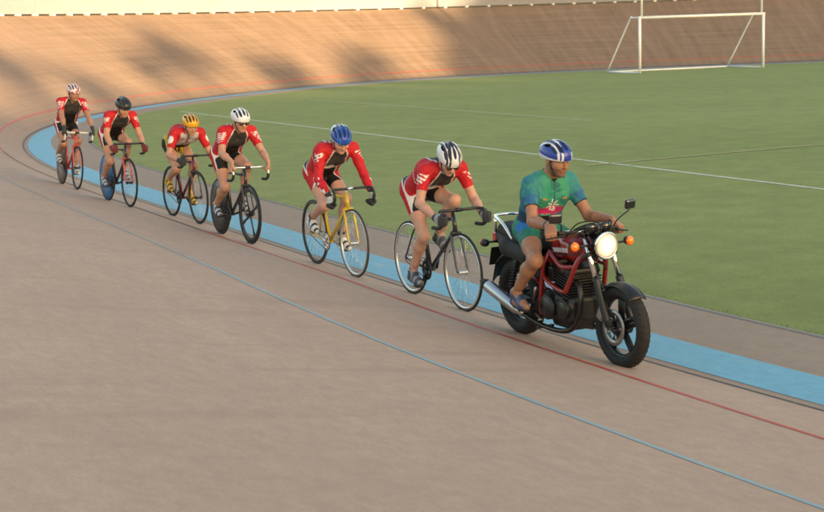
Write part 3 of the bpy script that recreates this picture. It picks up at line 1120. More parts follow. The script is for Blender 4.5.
def build_person(MW, J, O, label, group, cat='person'):
    """J: joints in the vehicle's own frame; O: outfit. One continuous body mesh plus clothing."""
    hip = {s: J['hip'] + V3(0, 0.085 * s, 0) for s in (-1, 1)}
    P0, S = J['hip'] + V3(0.0, 0, 0.02), J['shoulder']
    ax = unit(S - P0)
    TL = np.linalg.norm(S - P0)
    fr_ = np.array((ax[2], 0, -ax[0]))                   # towards the chest
    lat = V3(0, 1, 0)
    arch = J.get('arch', 0.03)
    bw = O.get('build', 0.94)
    P1 = P0 + ax * TL * 0.35 - fr_ * arch
    P2 = P0 + ax * TL * 0.72 - fr_ * arch * 1.2
    G = {}
    tor = []
    for s in (-1, 1):
        y = lat * s
        tor += [('cone', P0 + y * 0.055, P1 + y * 0.052, 0.102 * bw, 0.098 * bw, 0.05), ('cone', P1 + y * 0.052, P2 + y * 0.068, 0.098 * bw, 0.112 * bw, 0.05),
                ('cone', P2 + y * 0.068, S + y * 0.075 - ax * 0.015, 0.112 * bw, 0.074 * bw, 0.05),
                ('ell', hip[s] - fr_ * 0.055 - ax * 0.01, (0.088, 0.085, 0.095), None, 0.05)]
        sj = S + lat * s * 0.172 * O.get('shw', 1.0) + J.get('sh_off', V3(0, 0, 0))
        J[('sh', s)] = sj
        tor += [('cone', S + y * 0.07, sj, 0.068, 0.056, 0.045), ('ell', P2 + y * 0.075 + fr_ * 0.055 + ax * 0.03, (0.07, 0.07, 0.07), None, 0.05)]
    G['torso'] = tor
    hd, hu = unit(J['face']), None
    hu = unit(J['head_up'] - hd * (J['head_up'] @ hd))
    hl = np.cross(hu, hd)
    Hc = J['head']
    HM = np.stack([hd, hl, hu])
    G['neck'] = [('cone', S + ax * 0.015 - fr_ * 0.01, Hc - hu * 0.06 - hd * 0.03, 0.062, 0.054, 0.03)]
    face = [('ell', Hc + hu * 0.022 - hd * 0.008, (0.097, 0.074, 0.098), HM, 0.02), ('ell', Hc + hd * 0.030 - hu * 0.052, (0.060, 0.055, 0.062), HM, 0.03),
            ('ell', Hc + hd * 0.068 - hu * 0.094, (0.024, 0.026, 0.020), HM, 0.025), ('cone', Hc + hd * 0.050 + hl * 0.035 - hu * 0.025, Hc + hd * 0.050 - hl * 0.035 - hu * 0.025, 0.034, 0.034, 0.02),
            ('cone', Hc + hd * 0.084 + hl * 0.026 + hu * 0.021, Hc + hd * 0.084 - hl * 0.026 + hu * 0.021, 0.011, 0.011, 0.012),
            ('cone', Hc + hd * 0.088 + hu * 0.008, Hc + hd * 0.110 - hu * 0.030, 0.009, 0.0125, 0.008), ('ell', Hc + hd * 0.097 - hu * 0.033, (0.012, 0.018, 0.010), HM, 0.006)]
    for s in (-1, 1):
        face += [('sube', Hc + hd * 0.098 + hl * s * 0.032 + hu * 0.002, (0.016, 0.016, 0.011), HM, 0.008), ('ell', Hc + hd * 0.079 + hl * s * 0.031 + hu * 0.002, (0.012, 0.012, 0.011), HM, 0.002),
                 ('ell', Hc - hd * 0.012 + hl * s * 0.077 - hu * 0.012, (0.020, 0.009, 0.030), HM, 0.006)]
    face += [('cone', Hc + hd * 0.086 + hl * 0.018 - hu * 0.060, Hc + hd * 0.086 - hl * 0.018 - hu * 0.060, 0.008, 0.008, 0.004), ('cone', Hc + hd * 0.084 + hl * 0.014 - hu * 0.071, Hc + hd * 0.084 - hl * 0.014 - hu * 0.071, 0.008, 0.008, 0.004)]
    G['head'] = face
    arms, hands = {}, {}
    for s in (-1, 1):
        sj = J[('sh', s)]
        g, t, n = J[('grip', s)], unit(J[('grip_t', s)]), None
        fwd = unit(g - sj)
        fwd = unit(fwd - t * (fwd @ t))
        nn = np.cross(t, fwd)
        if nn @ J[('palm', s)] < 0:
            nn = -nn
        wr, hp = hand_prims(g, t, nn, fwd, J.get('bar_r', 0.015))
        el = ik(sj, wr, J.get('ua', 0.292), J.get('fa', 0.255), J[('elbow', s)])
        J[('el', s)], J[('wr', s)] = el, wr
        fm = el + (wr - el) * 0.35
        arms[s] = [('cone', sj, sj + (el - sj) * 0.5, 0.052 * bw, 0.046 * bw, 0.03), ('cone', sj + (el - sj) * 0.5, el, 0.046 * bw, 0.039, 0.025), ('cone', el, fm, 0.039, 0.041 * bw, 0.02), ('cone', fm, wr, 0.041 * bw, 0.0265, 0.02)]
        hands[s] = hp
    legs, feet = {}, {}
    for s in (-1, 1):
        h_, an = hip[s], J[('ankle', s)]
        kn = ik(h_, an, J.get('thl', 0.435), J.get('shl', 0.425), J[('knee', s)])
        J[('kn', s)] = kn
        sh = an - kn
        bk = np.array((-1.0, 0, 0)) - unit(sh) * (np.array((-1.0, 0, 0)) @ unit(sh))
        legs[s] = [('cone', h_ + V3(0, 0.008 * s, 0), h_ + (kn - h_) * 0.55, 0.088 * bw, 0.071 * bw, 0.04), ('cone', h_ + (kn - h_) * 0.55, kn, 0.071 * bw, 0.052, 0.03),
                   ('ell', kn + unit(kn - (h_ + an) / 2) * 0.010, (0.044, 0.046, 0.050), None, 0.03), ('cone', kn, kn + sh * 0.32 + bk * 0.020, 0.050, 0.056 * bw, 0.03),
                   ('cone', kn + sh * 0.32 + bk * 0.020, kn + sh * 0.75, 0.056 * bw, 0.038, 0.03), ('cone', kn + sh * 0.75, an, 0.038, 0.034, 0.02)]
        fd = unit(J[('toe', s)] - an)
        heel = J[('heel', s)]
        toe = J[('toe', s)]
        ball_ = heel + (toe - heel) * 0.70
        feet[s] = [('cone', an, heel + (toe - heel) * 0.1 + V3(0, 0, 0.012), 0.036, 0.032, 0.02), ('cone', an + (toe - heel) * 0.05, ball_ + V3(0, 0, 0.008), 0.036, 0.028, 0.025),
                   ('cone', heel, ball_, 0.030, 0.034, 0.02), ('cone', ball_, toe, 0.034, 0.024, 0.02)]
    body = [p for p in tor] + G['neck'] + face
    allp = list(body)
    for s in (-1, 1):
        allp += arms[s] + hands[s] + legs[s] + feet[s]
    res = O.get('res', 0.006)
    lo, hi = prim_bounds(allp)
    F = Field(lo, hi, res)
    run_prims(F, tor, -0.006)
    for s in (-1, 1):
        run_prims(F, arms[s])
        run_prims(F, legs[s], -0.001)
        run_prims(F, feet[s])
        run_prims(F, hands[s])
    run_prims(F, G['neck'] + face)
    V, Q = F.mesh()
    # skin tones
    dye = np.tile(np.array(O['skin']), (len(V), 1))
    q = (V - Hc) @ HM.T
    nearhead = np.linalg.norm(q, axis=1) < 0.17
    def paint(mask, c, a=1.0):
        mask = mask & nearhead
        dye[mask] = dye[mask] * (1 - a) + np.array(c) * a
    if O.get('stubble'):
        paint((q[:, 2] < -0.045) & (q[:, 0] > -0.01) & (q[:, 2] > -0.125), (0.10, 0.06, 0.045), O['stubble'])
    paint((q[:, 0] > 0.06) & (np.abs(q[:, 1]) < 0.022) & (np.abs(q[:, 2] + 0.065) < 0.010), tuple(np.array(O['skin']) * np.array((0.72, 0.5, 0.5))), 0.7)
    for s in (-1, 1):
        e2 = np.hypot(q[:, 1] - s * 0.031, (q[:, 2] - 0.002) * 1.5)
        paint((e2 < 0.0115) & (q[:, 0] > 0.06), (0.30, 0.25, 0.21))
        paint((e2 < 0.0065) & (q[:, 0] > 0.06), (0.03, 0.02, 0.015))
        paint((np.abs(q[:, 1] - s * 0.031) < 0.02) & (np.abs(q[:, 2] - 0.022) < 0.006) & (q[:, 0] > 0.06), O.get('hair', (0.04, 0.025, 0.015)))
    paint((q[:, 0] < -0.035) & (q[:, 2] > -0.06) & (np.abs(q[:, 1]) < 0.0765), O.get('hair', (0.04, 0.025, 0.015)))
    paint((q[:, 2] > 0.055), O.get('hair', (0.04, 0.025, 0.015)))
    if 'tan' in O:
        for s in (-1, 1):
            t_, d_ = seg_t(V, J[('kn', s)], J[('ankle', s)])
    body_o = bpy.data.objects.new('person', np_mesh('person', V, Q, dye))
    COL.objects.link(body_o)
    body_o.data.materials.append(attr_mat('skin', 0.5, 'skin'))
    body_o.matrix_world = MW
    tag(body_o, label, cat, group)

    # ---- clothing
    def cut_arm(s, f_):
        sj, el, wr = J[('sh', s)], J[('el', s)], J[('wr', s)]
        if f_ <= 1:
            return [('cone', sj, sj + (el - sj) * f_ * 0.5, 0.052 * bw, 0.050 * bw, 0.03), ('cone', sj + (el - sj) * f_ * 0.5, sj + (el - sj) * f_, 0.050 * bw, 0.046 * bw, 0.02, True)]
        e2 = el + (wr - el) * (f_ - 1)
        fm = el + (wr - el) * 0.35
        return [('cone', sj, sj + (el - sj) * 0.5, 0.052 * bw, 0.046 * bw, 0.03), ('cone', sj + (el - sj) * 0.5, el, 0.046 * bw, 0.039, 0.025), ('cone', el, fm, 0.039, 0.041 * bw, 0.02), ('cone', fm, e2, 0.041 * bw, 0.030, 0.02, True)]

    def cut_leg(s, f_):
        h_, kn = hip[s], J[('kn', s)]
        m_ = h_ + (kn - h_) * 0.55
        if f_ <= 0.55:
            return [('cone', h_ + V3(0, 0.008 * s, 0), h_ + (kn - h_) * f_, 0.088 * bw, (0.088 + (0.071 - 0.088) * f_ / 0.55) * bw, 0.04, True)]
        return [('cone', h_ + V3(0, 0.008 * s, 0), m_, 0.088 * bw, 0.071 * bw, 0.04), ('cone', m_, h_ + (kn - h_) * f_, 0.071 * bw, (0.071 + (0.052 - 0.071) * (f_ - 0.55) / 0.45) * bw, 0.03, True)]

    cloth = attr_mat('cloth', 0.62, 'cloth')

    def garment(name, prims, grow, colour, clips=()):
        lo_, hi_ = prim_bounds(prims, grow)
        Fg = Field(lo_, hi_, res)
        run_prims(Fg, prims, grow)
        for c_, n_ in clips:
            Fg.clip(c_, n_)
        Vg, Qg = Fg.mesh()
        return add_obj(name, np_mesh(name, Vg, Qg, colour(Vg)), cloth, body_o)

    info = dict(P0=P0, ax=ax, fr=fr_, TL=TL, hip=hip, J=J, S=S)
    if 'suit' in O:
        pr = list(tor)
        for s in (-1, 1):
            pr += cut_arm(s, O['sleeve']) + cut_leg(s, O['leg'])
        garment('skinsuit', pr, 0.005, lambda v: O['suit'](v, info), [(S + ax * 0.075, ax)])
    else:
        pr = list(tor)
        for s in (-1, 1):
            pr += cut_arm(s, O['sleeve'])
        garment('jersey', pr, 0.007, lambda v: O['jersey'](v, info), [(S + ax * 0.075, ax), (P0 + ax * 0.05, -ax)])
        pr = list(tor)
        for s in (-1, 1):
            pr += cut_leg(s, O['leg'])
        garment('shorts', pr, 0.004, lambda v: O['shorts'](v, info), [(P0 + ax * 0.12, ax)])
        if 'collar' in O:
            cb = S + ax * 0.03 - fr_ * 0.012
            garment('collar', [('cone', cb, cb + (Hc - hu * 0.06 - hd * 0.03 - cb) * 0.36, 0.074, 0.066, 0.01, True)], 0.0, lambda v: np.tile(O['collar'], (len(v), 1)))
    # shoes, socks, gloves
    for s in (-1, 1):
        if 'shoe' in O:
            Fs_p = feet[s]
            lo_, hi_ = prim_bounds(Fs_p, 0.006)
            Fs = Field(lo_, hi_, 0.005)
            run_prims(Fs, Fs_p, 0.005)
            an, heel, toe = J[('ankle', s)], J[('heel', s)], J[('toe', s)]
            fdir = unit(toe - heel)
            fup = unit(np.cross(fdir, lat)) * -1
            if fup[2] < 0:
                fup = -fup
            Fs.clip(an + fup * 0.012, fup)
            Fs.cone(heel - fup * 0.026, toe - fup * 0.020 - fdir * 0.01, 0.013, 0.013, 0.015)
            Vs, Qs = Fs.mesh()
            qv = (Vs - heel) @ fup
            lf = (Vs - heel) @ fdir
            dy = np.tile(np.array(O['shoe']), (len(Vs), 1))
            if 'shoe2' in O:
                dy[(np.sin(lf * 95) > 0.25) & (qv > -0.005) & (lf > 0.04)] = O['shoe2']
            dy[qv < -0.022] = O.get('sole', (0.03, 0.03, 0.03))
            add_obj('shoe', np_mesh('shoe', Vs, Qs, dy), attr_mat('shoe_leather', 0.45), body_o)
        if 'sandal' in O:
            an, heel, toe = J[('ankle', s)], J[('heel', s)], J[('toe', s)]
            Fs = Field(*prim_bounds(feet[s], 0.03), 0.005)
            run_prims(Fs, feet[s], 0.005)
            full_D = Fs.D.copy()
            Vd = toe - heel
            keep = np.full(Fs.D.shape, 9.0, np.float32)
            for c_, n_, w_ in O['sandal_bands']:
                Fs.D = full_D.copy()
                cc = heel + (toe - heel) * c_[0] + V3(0, 0, c_[1])
                nv = unit(np.array(n_))
                Fs.clip(cc + nv * w_, nv)
                Fs.clip(cc - nv * w_, -nv)
                keep = np.minimum(keep, Fs.D)
            Fs.D = keep
            Fs.cone(heel - V3(0, 0, 0.033), heel + Vd * 0.7 - V3(0, 0, 0.037), 0.014, 0.014, 0.0)
            Fs.cone(heel - V3(0, 0, 0.033), heel + Vd * 0.95 - V3(0, 0, 0.032), 0.011, 0.012, 0.01)
            Vs, Qs = Fs.mesh()
            dy = np.tile(np.array(O['sandal']), (len(Vs), 1))
            dy[Vs[:, 2] < heel[2] - 0.024] = (0.03, 0.025, 0.022)
            add_obj('sandal', np_mesh('sandal', Vs, Qs, dy), attr_mat('shoe_leather', 0.45), body_o)
        if 'sock' in O:
            an, kn = J[('ankle', s)], J[('kn', s)]
            t0_ = an + (kn - an) * O.get('sock_h', 0.18)
            garment('sock', [('cone', an - unit(kn - an) * 0.02, t0_, 0.035, 0.037, 0.01, True)], 0.003, lambda v: np.tile(O['sock'], (len(v), 1)))
        if 'glove' in O:
            wr, el = J[('wr', s)], J[('el', s)]
            gp = hands[s] + [('cone', wr, wr + (el - wr) * 0.12, 0.027, 0.030, 0.01, True)]
            lo_, hi_ = prim_bounds(gp, 0.004)
            Fg = Field(lo_, hi_, 0.004)
            run_prims(Fg, gp, 0.003)
            Vg, Qg = Fg.mesh()
            dy = np.tile(np.array(O['glove']), (len(Vg), 1))
            if 'glove2' in O:
                tw = (Vg - wr) @ unit(J[('grip', s)] - wr)
                dy[(tw > 0.0) & (tw < 0.06)] = O['glove2']
            add_obj('glove', np_mesh('glove', Vg, Qg, dy), attr_mat('glove_cloth', 0.7), body_o)
    # helmet
    hres = O.get('hres', 0.004)
    Fh = Field(Hc - 0.2, Hc + 0.22, hres)
    hc = Hc + hu * 0.040 - hd * 0.012
    hr = np.array((0.136, 0.100, 0.104))
    Fh.ell(hc, hr, HM, 0.0)
    Fh.ell(hc - hd * 0.062 - hu * 0.004, (0.098, 0.080, 0.082), HM, 0.04)
    base_n = unit(-hu + hd * 0.10)
    Fh.clip(hc - hu * 0.030 + hd * 0.02, base_n)
    if O.get('vents', True):
        for k, yv in enumerate((-0.080, -0.045, -0.0, 0.045, 0.080)):
            for x0, x1 in ((0.120, 0.020), (0.004, -0.085), (-0.10, -0.155)):
                pts = []
                for xx in (x0, x1):
                    f2 = 1 - (xx / 0.150) ** 2 - (yv / 0.108) ** 2
                    zz_ = 0.110 * math.sqrt(max(f2, 0.02))
                    yy = yv * (1.0 - 0.35 * (xx < -0.05))
                    pts.append(hc + hd * xx + hl * yy + hu * zz_)
                Fh.cone(pts[0], pts[1], 0.0150, 0.0140, 0.003, 'sub')
    Vh, Qh = Fh.mesh()
    qh = (Vh - hc) @ HM.T
    rr = np.minimum(np.sqrt(((qh / hr) ** 2).sum(1)), np.sqrt((((qh + np.array((0.062, 0, 0.004))) / np.array((0.098, 0.080, 0.082))) ** 2).sum(1)))
    dh = O['helmet'](qh)
    inside = rr < 0.955
    dh[inside & (qh[:, 2] > -0.028)] = O.get('vent_col', (0.02, 0.02, 0.022))
    ho = add_obj('helmet', np_mesh('helmet', Vh, Qh, dh), attr_mat('helmet_shell', 0.28), body_o)
    sm = MB()
    for s in (-1, 1):
        sm.tube([hc + hl * s * 0.078 - hu * 0.030 + hd * 0.030, Hc + hl * s * 0.066 - hu * 0.045 + hd * 0.020, Hc + hl * s * 0.050 - hu * 0.085 + hd * 0.035, Hc - hu * 0.118 + hd * 0.050], 0.0045, 6, flat=1.4)
    sm.build('strap', M_dark, ho)
    if O.get('glasses'):
        g = MB()
        for s in (-1, 1):
            g.ball(Hc + hd * 0.098 + hl * s * 0.034 + hu * 0.000, 0.024, 2, (0.5, 1.1, 0.75))
        g.tube([Hc + hd * 0.04 + hl * 0.078 + hu * 0.006, Hc + hd * 0.098 + hl * 0.045 + hu * 0.006, Hc + hd * 0.108 + hu * 0.008, Hc + hd * 0.098 - hl * 0.045 + hu * 0.006, Hc + hd * 0.04 - hl * 0.078 + hu * 0.006], 0.004, 6)
        g.build('sunglasses', plain('dark_lens', (0.012, 0.011, 0.012), 0.12), body_o)
    return body_o, info


# dyes
RED, BLK, WHT = np.array((0.45, 0.012, 0.020)), np.array((0.011, 0.009, 0.010)), np.array((0.66, 0.63, 0.61))
GRY = np.array((0.042, 0.038, 0.038))


def parts_of(v, I):
    """How far along arms and thighs each point of a garment lies, and which it belongs to."""
    J = I['J']
    out = {}
    for s in (-1, 1):
        out[('a', s)] = seg_t(v, J[('sh', s)], J[('el', s)])
        out[('f', s)] = seg_t(v, J[('el', s)], J[('wr', s)])
        out[('t', s)] = seg_t(v, I['hip'][s], J[('kn', s)])
    return out


def suit_red(black_side=0.0, logos=1.0, back=True, gold=None, seed=0.0):
    base2 = BLK if gold is None else np.array(gold)

    def f(v, I):
        J, P0, ax, fr_, TL = I['J'], I['P0'], I['ax'], I['fr'], I['TL']
        d = v - P0
        ta, fa, la = d @ ax, d @ fr_, v[:, 1]
        P = parts_of(v, I)
        c = np.tile(RED, (len(v), 1))
        armd = np.minimum(np.minimum(P[('a', -1)][1], P[('a', 1)][1]), np.minimum(P[('f', -1)][1], P[('f', 1)][1]))
        on_arm = (armd < 0.066) & (np.abs(la) > 0.135) & (ta > TL * 0.45)
        tor_ = ~on_arm
        # torso: black front panel with white piping, black yoke on the upper back
        g = fa - (0.045 - 0.02 * np.clip((ta - TL * 0.6) / 0.1, 0, 1)) - np.clip(np.abs(la) - 0.062, 0, 1) * 1.35 + black_side
        front = tor_ & (ta > 0.10)
        c[front & (g > 0)] = BLK
        c[front & (g > 0) & (ta > TL * 0.62) & (fa > 0.05)] = GRY
        c[front & (np.abs(g) < 0.009)] = WHT
        if back:
            bk = (fa < -0.04) & (np.abs(la) < 0.075) & (ta > TL * 0.60)
            c[tor_ & bk] = GRY * 0.6
            c[tor_ & (fa < -0.04) & (np.abs(np.abs(la) - 0.079) < 0.008) & (ta > TL * 0.58)] = WHT
        # hips and thighs: red on the outside and behind, black in front and inside
        for s in (-1, 1):
            h_, kn = I['hip'][s], J[('kn', s)]
            tx = unit(kn - h_)
            fo = np.array((tx[2], 0, -tx[0])) * -1
            if fo[0] < 0:
                fo = -fo
            t_, d_ = P[('t', s)]
            leg = (ta < 0.12) & (la * s > -0.005)
            gg = ((v - h_) @ fo) * 0.9 - (la * s - 0.085) * 0.75 + 0.030
            gg = np.where(ta > 0.04, gg * np.clip((0.12 - ta) / 0.08, 0, 1) + g * np.clip((ta - 0.04) / 0.08, 0, 1), gg)
            c[leg & (gg > 0)] = base2 if gold is not None else BLK
            c[leg & (gg <= 0)] = RED if gold is None else BLK
            c[leg & (np.abs(gg - 0.004) < 0.010)] = WHT if gold is None else BLK
        # sleeves: white lettering blocks on the shoulders
        for s in (-1, 1):
            t_, d_ = P[('a', s)]
            m = on_arm & (la * s > 0) & (t_ > 0.15) & (t_ < 0.62)
            c[m & (0.8 * np.sin(v[:, 2] * (170 + 22 * seed) + v[:, 1] * 90 * math.sin(seed * 2.1) + v[:, 0] * 80 * math.cos(seed)) + 1.3 * vnoise(v, 8.0 + 1.7 * seed, 1.3 * s + seed) > 0.0) & ((v - I['J'][('sh', s)]) @ np.array((0.2, 0.6 * s, 0.75)) > -0.02)] = WHT * logos + RED * (1 - logos)
            t2, d2 = P[('f', s)]
            m2 = on_arm & (la * s > 0) & (t_ > 0.98) & ((v - J[('el', s)])[:, 1] * s > 0.012)
            c[m2 & (vnoise(v, 6.0, 2.0) > 0.15)] = WHT
        # small white print on the side of the back
        pr = tor_ & (ta > 0.22) & (ta < 0.30) & (np.abs(la) > 0.09) & (fa < 0.02) & (vnoise(v, 9.0, 0.4) > 0.25)
        c[pr] = WHT * 0.8
        return c
    return f


def helmet_stripes(a, b, rim, w=0.5, rear=None):
    a, b, rim = np.array(a), np.array(b), np.array(rim)

    def f(q):
        c = np.tile(a, (len(q), 1))
        st = np.abs(np.abs(q[:, 1]) - (0.024 + 0.018 * np.clip(q[:, 0] / 0.1, -1, 1))) < 0.007
        c[st] = b
        c[np.abs(np.abs(q[:, 1]) - 0.064) < 0.006] = b
        if rear is not None:
            c[q[:, 0] < -0.02 - 0.4 * np.abs(q[:, 1])] = np.array(rear)
        c[q[:, 2] < -0.008 - 0.06 * q[:, 0]] = rim
        return c
    return f


def helmet_patch(a, b, thr=0.1, f_=4.0):
    a, b = np.array(a), np.array(b)

    def f(q):
        c = np.tile(a, (len(q), 1))
        c[vnoise(q, f_, 0.9) > thr] = b
        return c
    return f


def place(mx, my, head_deg, lean=0.0):
    z = ground_z(mx, my)
    return Matrix.Translation((mx, my, z)) @ Matrix.Rotation(R(head_deg), 4, 'Z') @ Matrix.Rotation(R(-lean), 4, 'X')


def cyclist_joints(crank, shx, shz, grip='hook', face=(1, 0, -0.35), head=(0.115, 0.125), arch=0.03, elbow_out=0.4, hipz=0.955, hipx=-0.265):
    J = dict(hip=V3(hipx, 0, hipz), shoulder=V3(shx, 0, shz), arch=arch, face=V3(*face), head_up=V3(0.25, 0, 1),
             head=V3(shx + head[0], face[1] * 0.06, shz + head[1]))
    for s, a in ((-1, crank), (1, crank + math.pi)):
        ped = BB + V3(math.cos(a) * 0.168, 0.105 * s, math.sin(a) * 0.168 + 0.042)
        drop = 0.30 + 0.18 * math.sin(a)                # toe-down a little at the top
        fd = unit(V3(1, 0.06 * s, -drop * 0.9))
        up = unit(V3(drop * 0.9, 0, 1))
        J[('heel', s)] = ped - fd * 0.145
        J[('toe', s)] = ped + fd * 0.065
        J[('ankle', s)] = ped - fd * 0.112 + up * 0.068
        J[('knee', s)] = V3(1, 0.05 * s, 0.3)
        if grip == 'hook':
            J[('grip', s)] = BAR + V3(0.104, 0.208 * s, -0.066)
            J[('grip_t', s)] = V3(0.15, 0, 1)
        elif grip == 'drop':
            J[('grip', s)] = BAR + V3(0.022, 0.21 * s, -0.135)
            J[('grip_t', s)] = V3(1, 0, 0.12)
        elif grip == 'top':
            J[('grip', s)] = BAR + V3(0.065, 0.205 * s, -0.006)
            J[('grip_t', s)] = V3(1, -0.05 * s, -0.25)
        J[('palm', s)] = V3(-0.1, s, 0.35)
        J[('elbow', s)] = V3(-0.5, elbow_out * s, -0.5)
    return J


SKIN_A, SKIN_B, SKIN_C = (0.50, 0.275, 0.20), (0.45, 0.235, 0.155), (0.36, 0.18, 0.115)
GRP = 'racing cyclists riding in line behind the motorcycle'
M_blackrim = plain('black_rim', (0.022, 0.022, 0.024), 0.35)
M_bluedisc = plain('blue_disc', (0.03, 0.15, 0.34), 0.35, noise=0.2, nscale=5)
M_greydisc = plain('grey_brown_disc', (0.17, 0.13, 0.11), 0.4, noise=0.2, nscale=5)
M_blackdisc = plain('black_disc', (0.035, 0.032, 0.03), 0.4, noise=0.2, nscale=5)
M_tan = plain('tan_tyre', (0.055, 0.042, 0.034), 0.7, noise=0.2)
M_whitebar = plain('white_bar', (0.62, 0.61, 0.60), 0.4)

RIDERS = [
    dict(mid=(0.21, 12.106), head=-63.4, crank=R(-112), sh=(0.17, 1.19), grip='hook', face=(1, -0.1, -0.8), hd=(0.135, 0.085),
         bike=dict(key='black', frame=(0.02, 0.02, 0.024), rim_r=M_alloy, rim_f=M_alloy, bar=M_dark, tape_from=3, tyre=M_tyre,
                   label='black track bicycle with bright silver rims, first bicycle behind the motorcycle'),
         outfit=dict(skin=SKIN_A, suit=suit_red(-0.022, seed=1), sleeve=0.62, leg=0.50, shoe=(0.05, 0.055, 0.065), shoe2=(0.22, 0.22, 0.24), sock=(0.10, 0.10, 0.12), sock_h=0.10, glove=(0.03, 0.03, 0.035), glove2=(0.28, 0.28, 0.30),
                     helmet=helmet_stripes((0.62, 0.63, 0.66), (0.02, 0.02, 0.035), (0.55, 0.56, 0.58)), vent_col=(0.012, 0.012, 0.03), res=0.006, glasses=True),
         label='cyclist in red skinsuit and white and black helmet right behind the motorcycle'),
    dict(mid=(-0.774, 13.869), head=-63.4, crank=R(150), sh=(0.16, 1.23), grip='drop', face=(1, -0.15, -0.6), hd=(0.13, 0.095),
         bike=dict(key='yellow', frame=(0.62, 0.42, 0.02), rim_r=M_dark, rim_f=M_alloy, bar=M_dark, tyre=M_tan, bright=True,
                   label='yellow track bicycle with thin dark spoked rear wheel and silver front rim'),
         outfit=dict(skin=SKIN_A, suit=suit_red(-0.020, seed=2), sleeve=1.85, leg=0.50, shoe=(0.62, 0.61, 0.6), shoe2=(0.03, 0.03, 0.03), sock=(0.04, 0.04, 0.04), sock_h=0.16, glove=(0.02, 0.02, 0.022), glove2=(0.5, 0.49, 0.47),
                     helmet=helmet_stripes((0.015, 0.06, 0.34), (0.03, 0.12, 0.5), (0.55, 0.58, 0.62), rear=(0.55, 0.58, 0.64)), vent_col=(0.008, 0.02, 0.10), res=0.006),
         label='cyclist in long sleeved red skinsuit and blue and white helmet riding the yellow bicycle'),
    dict(mid=(-2.048, 16.14), head=-62.5, crank=R(195), lean=1.8, sh=(0.13, 1.26), grip='top', face=(1, 0.05, -0.30), hd=(0.12, 0.12),
         bike=dict(key='dark', frame=(0.018, 0.018, 0.02), rim_r=M_blackdisc, rim_f=M_blackrim, kind_r='disc', kind_f='deep', spoke_f=M_blackrim, bar=M_alloy,
                   label='black track bicycle with black disc rear wheel and deep four spoke front wheel'),
         outfit=dict(skin=SKIN_B, build=1.0, suit=suit_red(seed=3), sleeve=0.66, leg=0.52, shoe=(0.05, 0.055, 0.08), shoe2=(0.5, 0.5, 0.52), sock=(0.6, 0.6, 0.6), sock_h=0.09,
                     helmet=helmet_stripes((0.64, 0.65, 0.69), (0.72, 0.72, 0.76), (0.60, 0.61, 0.64)), vent_col=(0.02, 0.02, 0.04), glasses=True, res=0.007),
         label='broad cyclist in red skinsuit, white helmet and sunglasses on the black disc wheel bicycle'),
    dict(mid=(-2.931, 18.088), head=-60.5, crank=R(150), lean=1.5, sh=(0.18, 1.14), grip='hook', face=(1, 0.0, -0.35), hd=(0.12, 0.10), scale=0.93,
         bike=dict(key='maroon', frame=(0.11, 0.010, 0.02), fork=(0.02, 0.02, 0.02), rim_r=M_dark, rim_f=M_dark, bar=M_dark, tape_from=2,
                   label='dark red and black track bicycle with two thin black spoked wheels'),
         outfit=dict(skin=SKIN_B, jersey=None, shorts=None, sleeve=0.68, leg=0.55, shoe=(0.55, 0.33, 0.02), shoe2=(0.04, 0.03, 0.02), sock=(0.55, 0.36, 0.03), sock_h=0.20, glove=(0.03, 0.028, 0.028),
                     helmet=helmet_patch((0.66, 0.34, 0.015), (0.60, 0.28, 0.012), 0.4), vent_col=(0.03, 0.02, 0.01), res=0.007),
         label='small cyclist with yellow helmet, black and yellow shorts and yellow socks'),
    dict(mid=(-4.083, 19.504), head=-60.5, crank=R(200), lean=2.5, sh=(0.16, 1.24), grip='hook', face=(1, 0.15, -0.45), hd=(0.12, 0.11),
         bike=dict(key='redfork', frame=(0.03, 0.022, 0.024), fork=(0.50, 0.035, 0.03), rim_r=M_bluedisc, rim_f=M_dark, kind_r='disc', bar=M_dark, tape_from=3,
                   label='track bicycle with red fork and blue disc rear wheel'),
         outfit=dict(skin=SKIN_B, suit=suit_red(0.012, seed=4), sleeve=0.66, leg=0.52, shoe=(0.10, 0.12, 0.16), shoe2=(0.5, 0.5, 0.5), sock=(0.25, 0.25, 0.28), sock_h=0.08, glove=(0.16, 0.02, 0.02),
                     helmet=helmet_stripes((0.018, 0.018, 0.02), (0.03, 0.03, 0.032), (0.02, 0.02, 0.02)), res=0.008, vents=True),
         label='cyclist in red skinsuit with plain black helmet on the bicycle with the blue disc wheel'),
    dict(mid=(-5.302, 21.734), head=-63, crank=R(150), lean=5, sh=(0.06, 1.32), grip='top', face=(1, 0.12, -0.20), hd=(0.10, 0.135),
         bike=dict(key='orange', frame=(0.52, 0.05, 0.025), rim_r=M_greydisc, rim_f=M_dark, kind_r='disc', bar=M_whitebar, tape_from=6,
                   label='orange red track bicycle with white handlebar, last bicycle of the line'),
         outfit=dict(skin=SKIN_C, suit=suit_red(0.03, back=False, seed=5), sleeve=0.72, leg=0.52, shoe=(0.5, 0.5, 0.5), shoe2=(0.06, 0.06, 0.07), sock=(0.5, 0.5, 0.5), sock_h=0.10, glove=(0.03, 0.03, 0.03),
                     helmet=helmet_patch((0.60, 0.56, 0.58), (0.38, 0.05, 0.07), 0.28, 7.0), vent_col=(0.12, 0.05, 0.06), res=0.008),
         label='last cyclist, sitting upright in red and black suit with red and white helmet'),
]


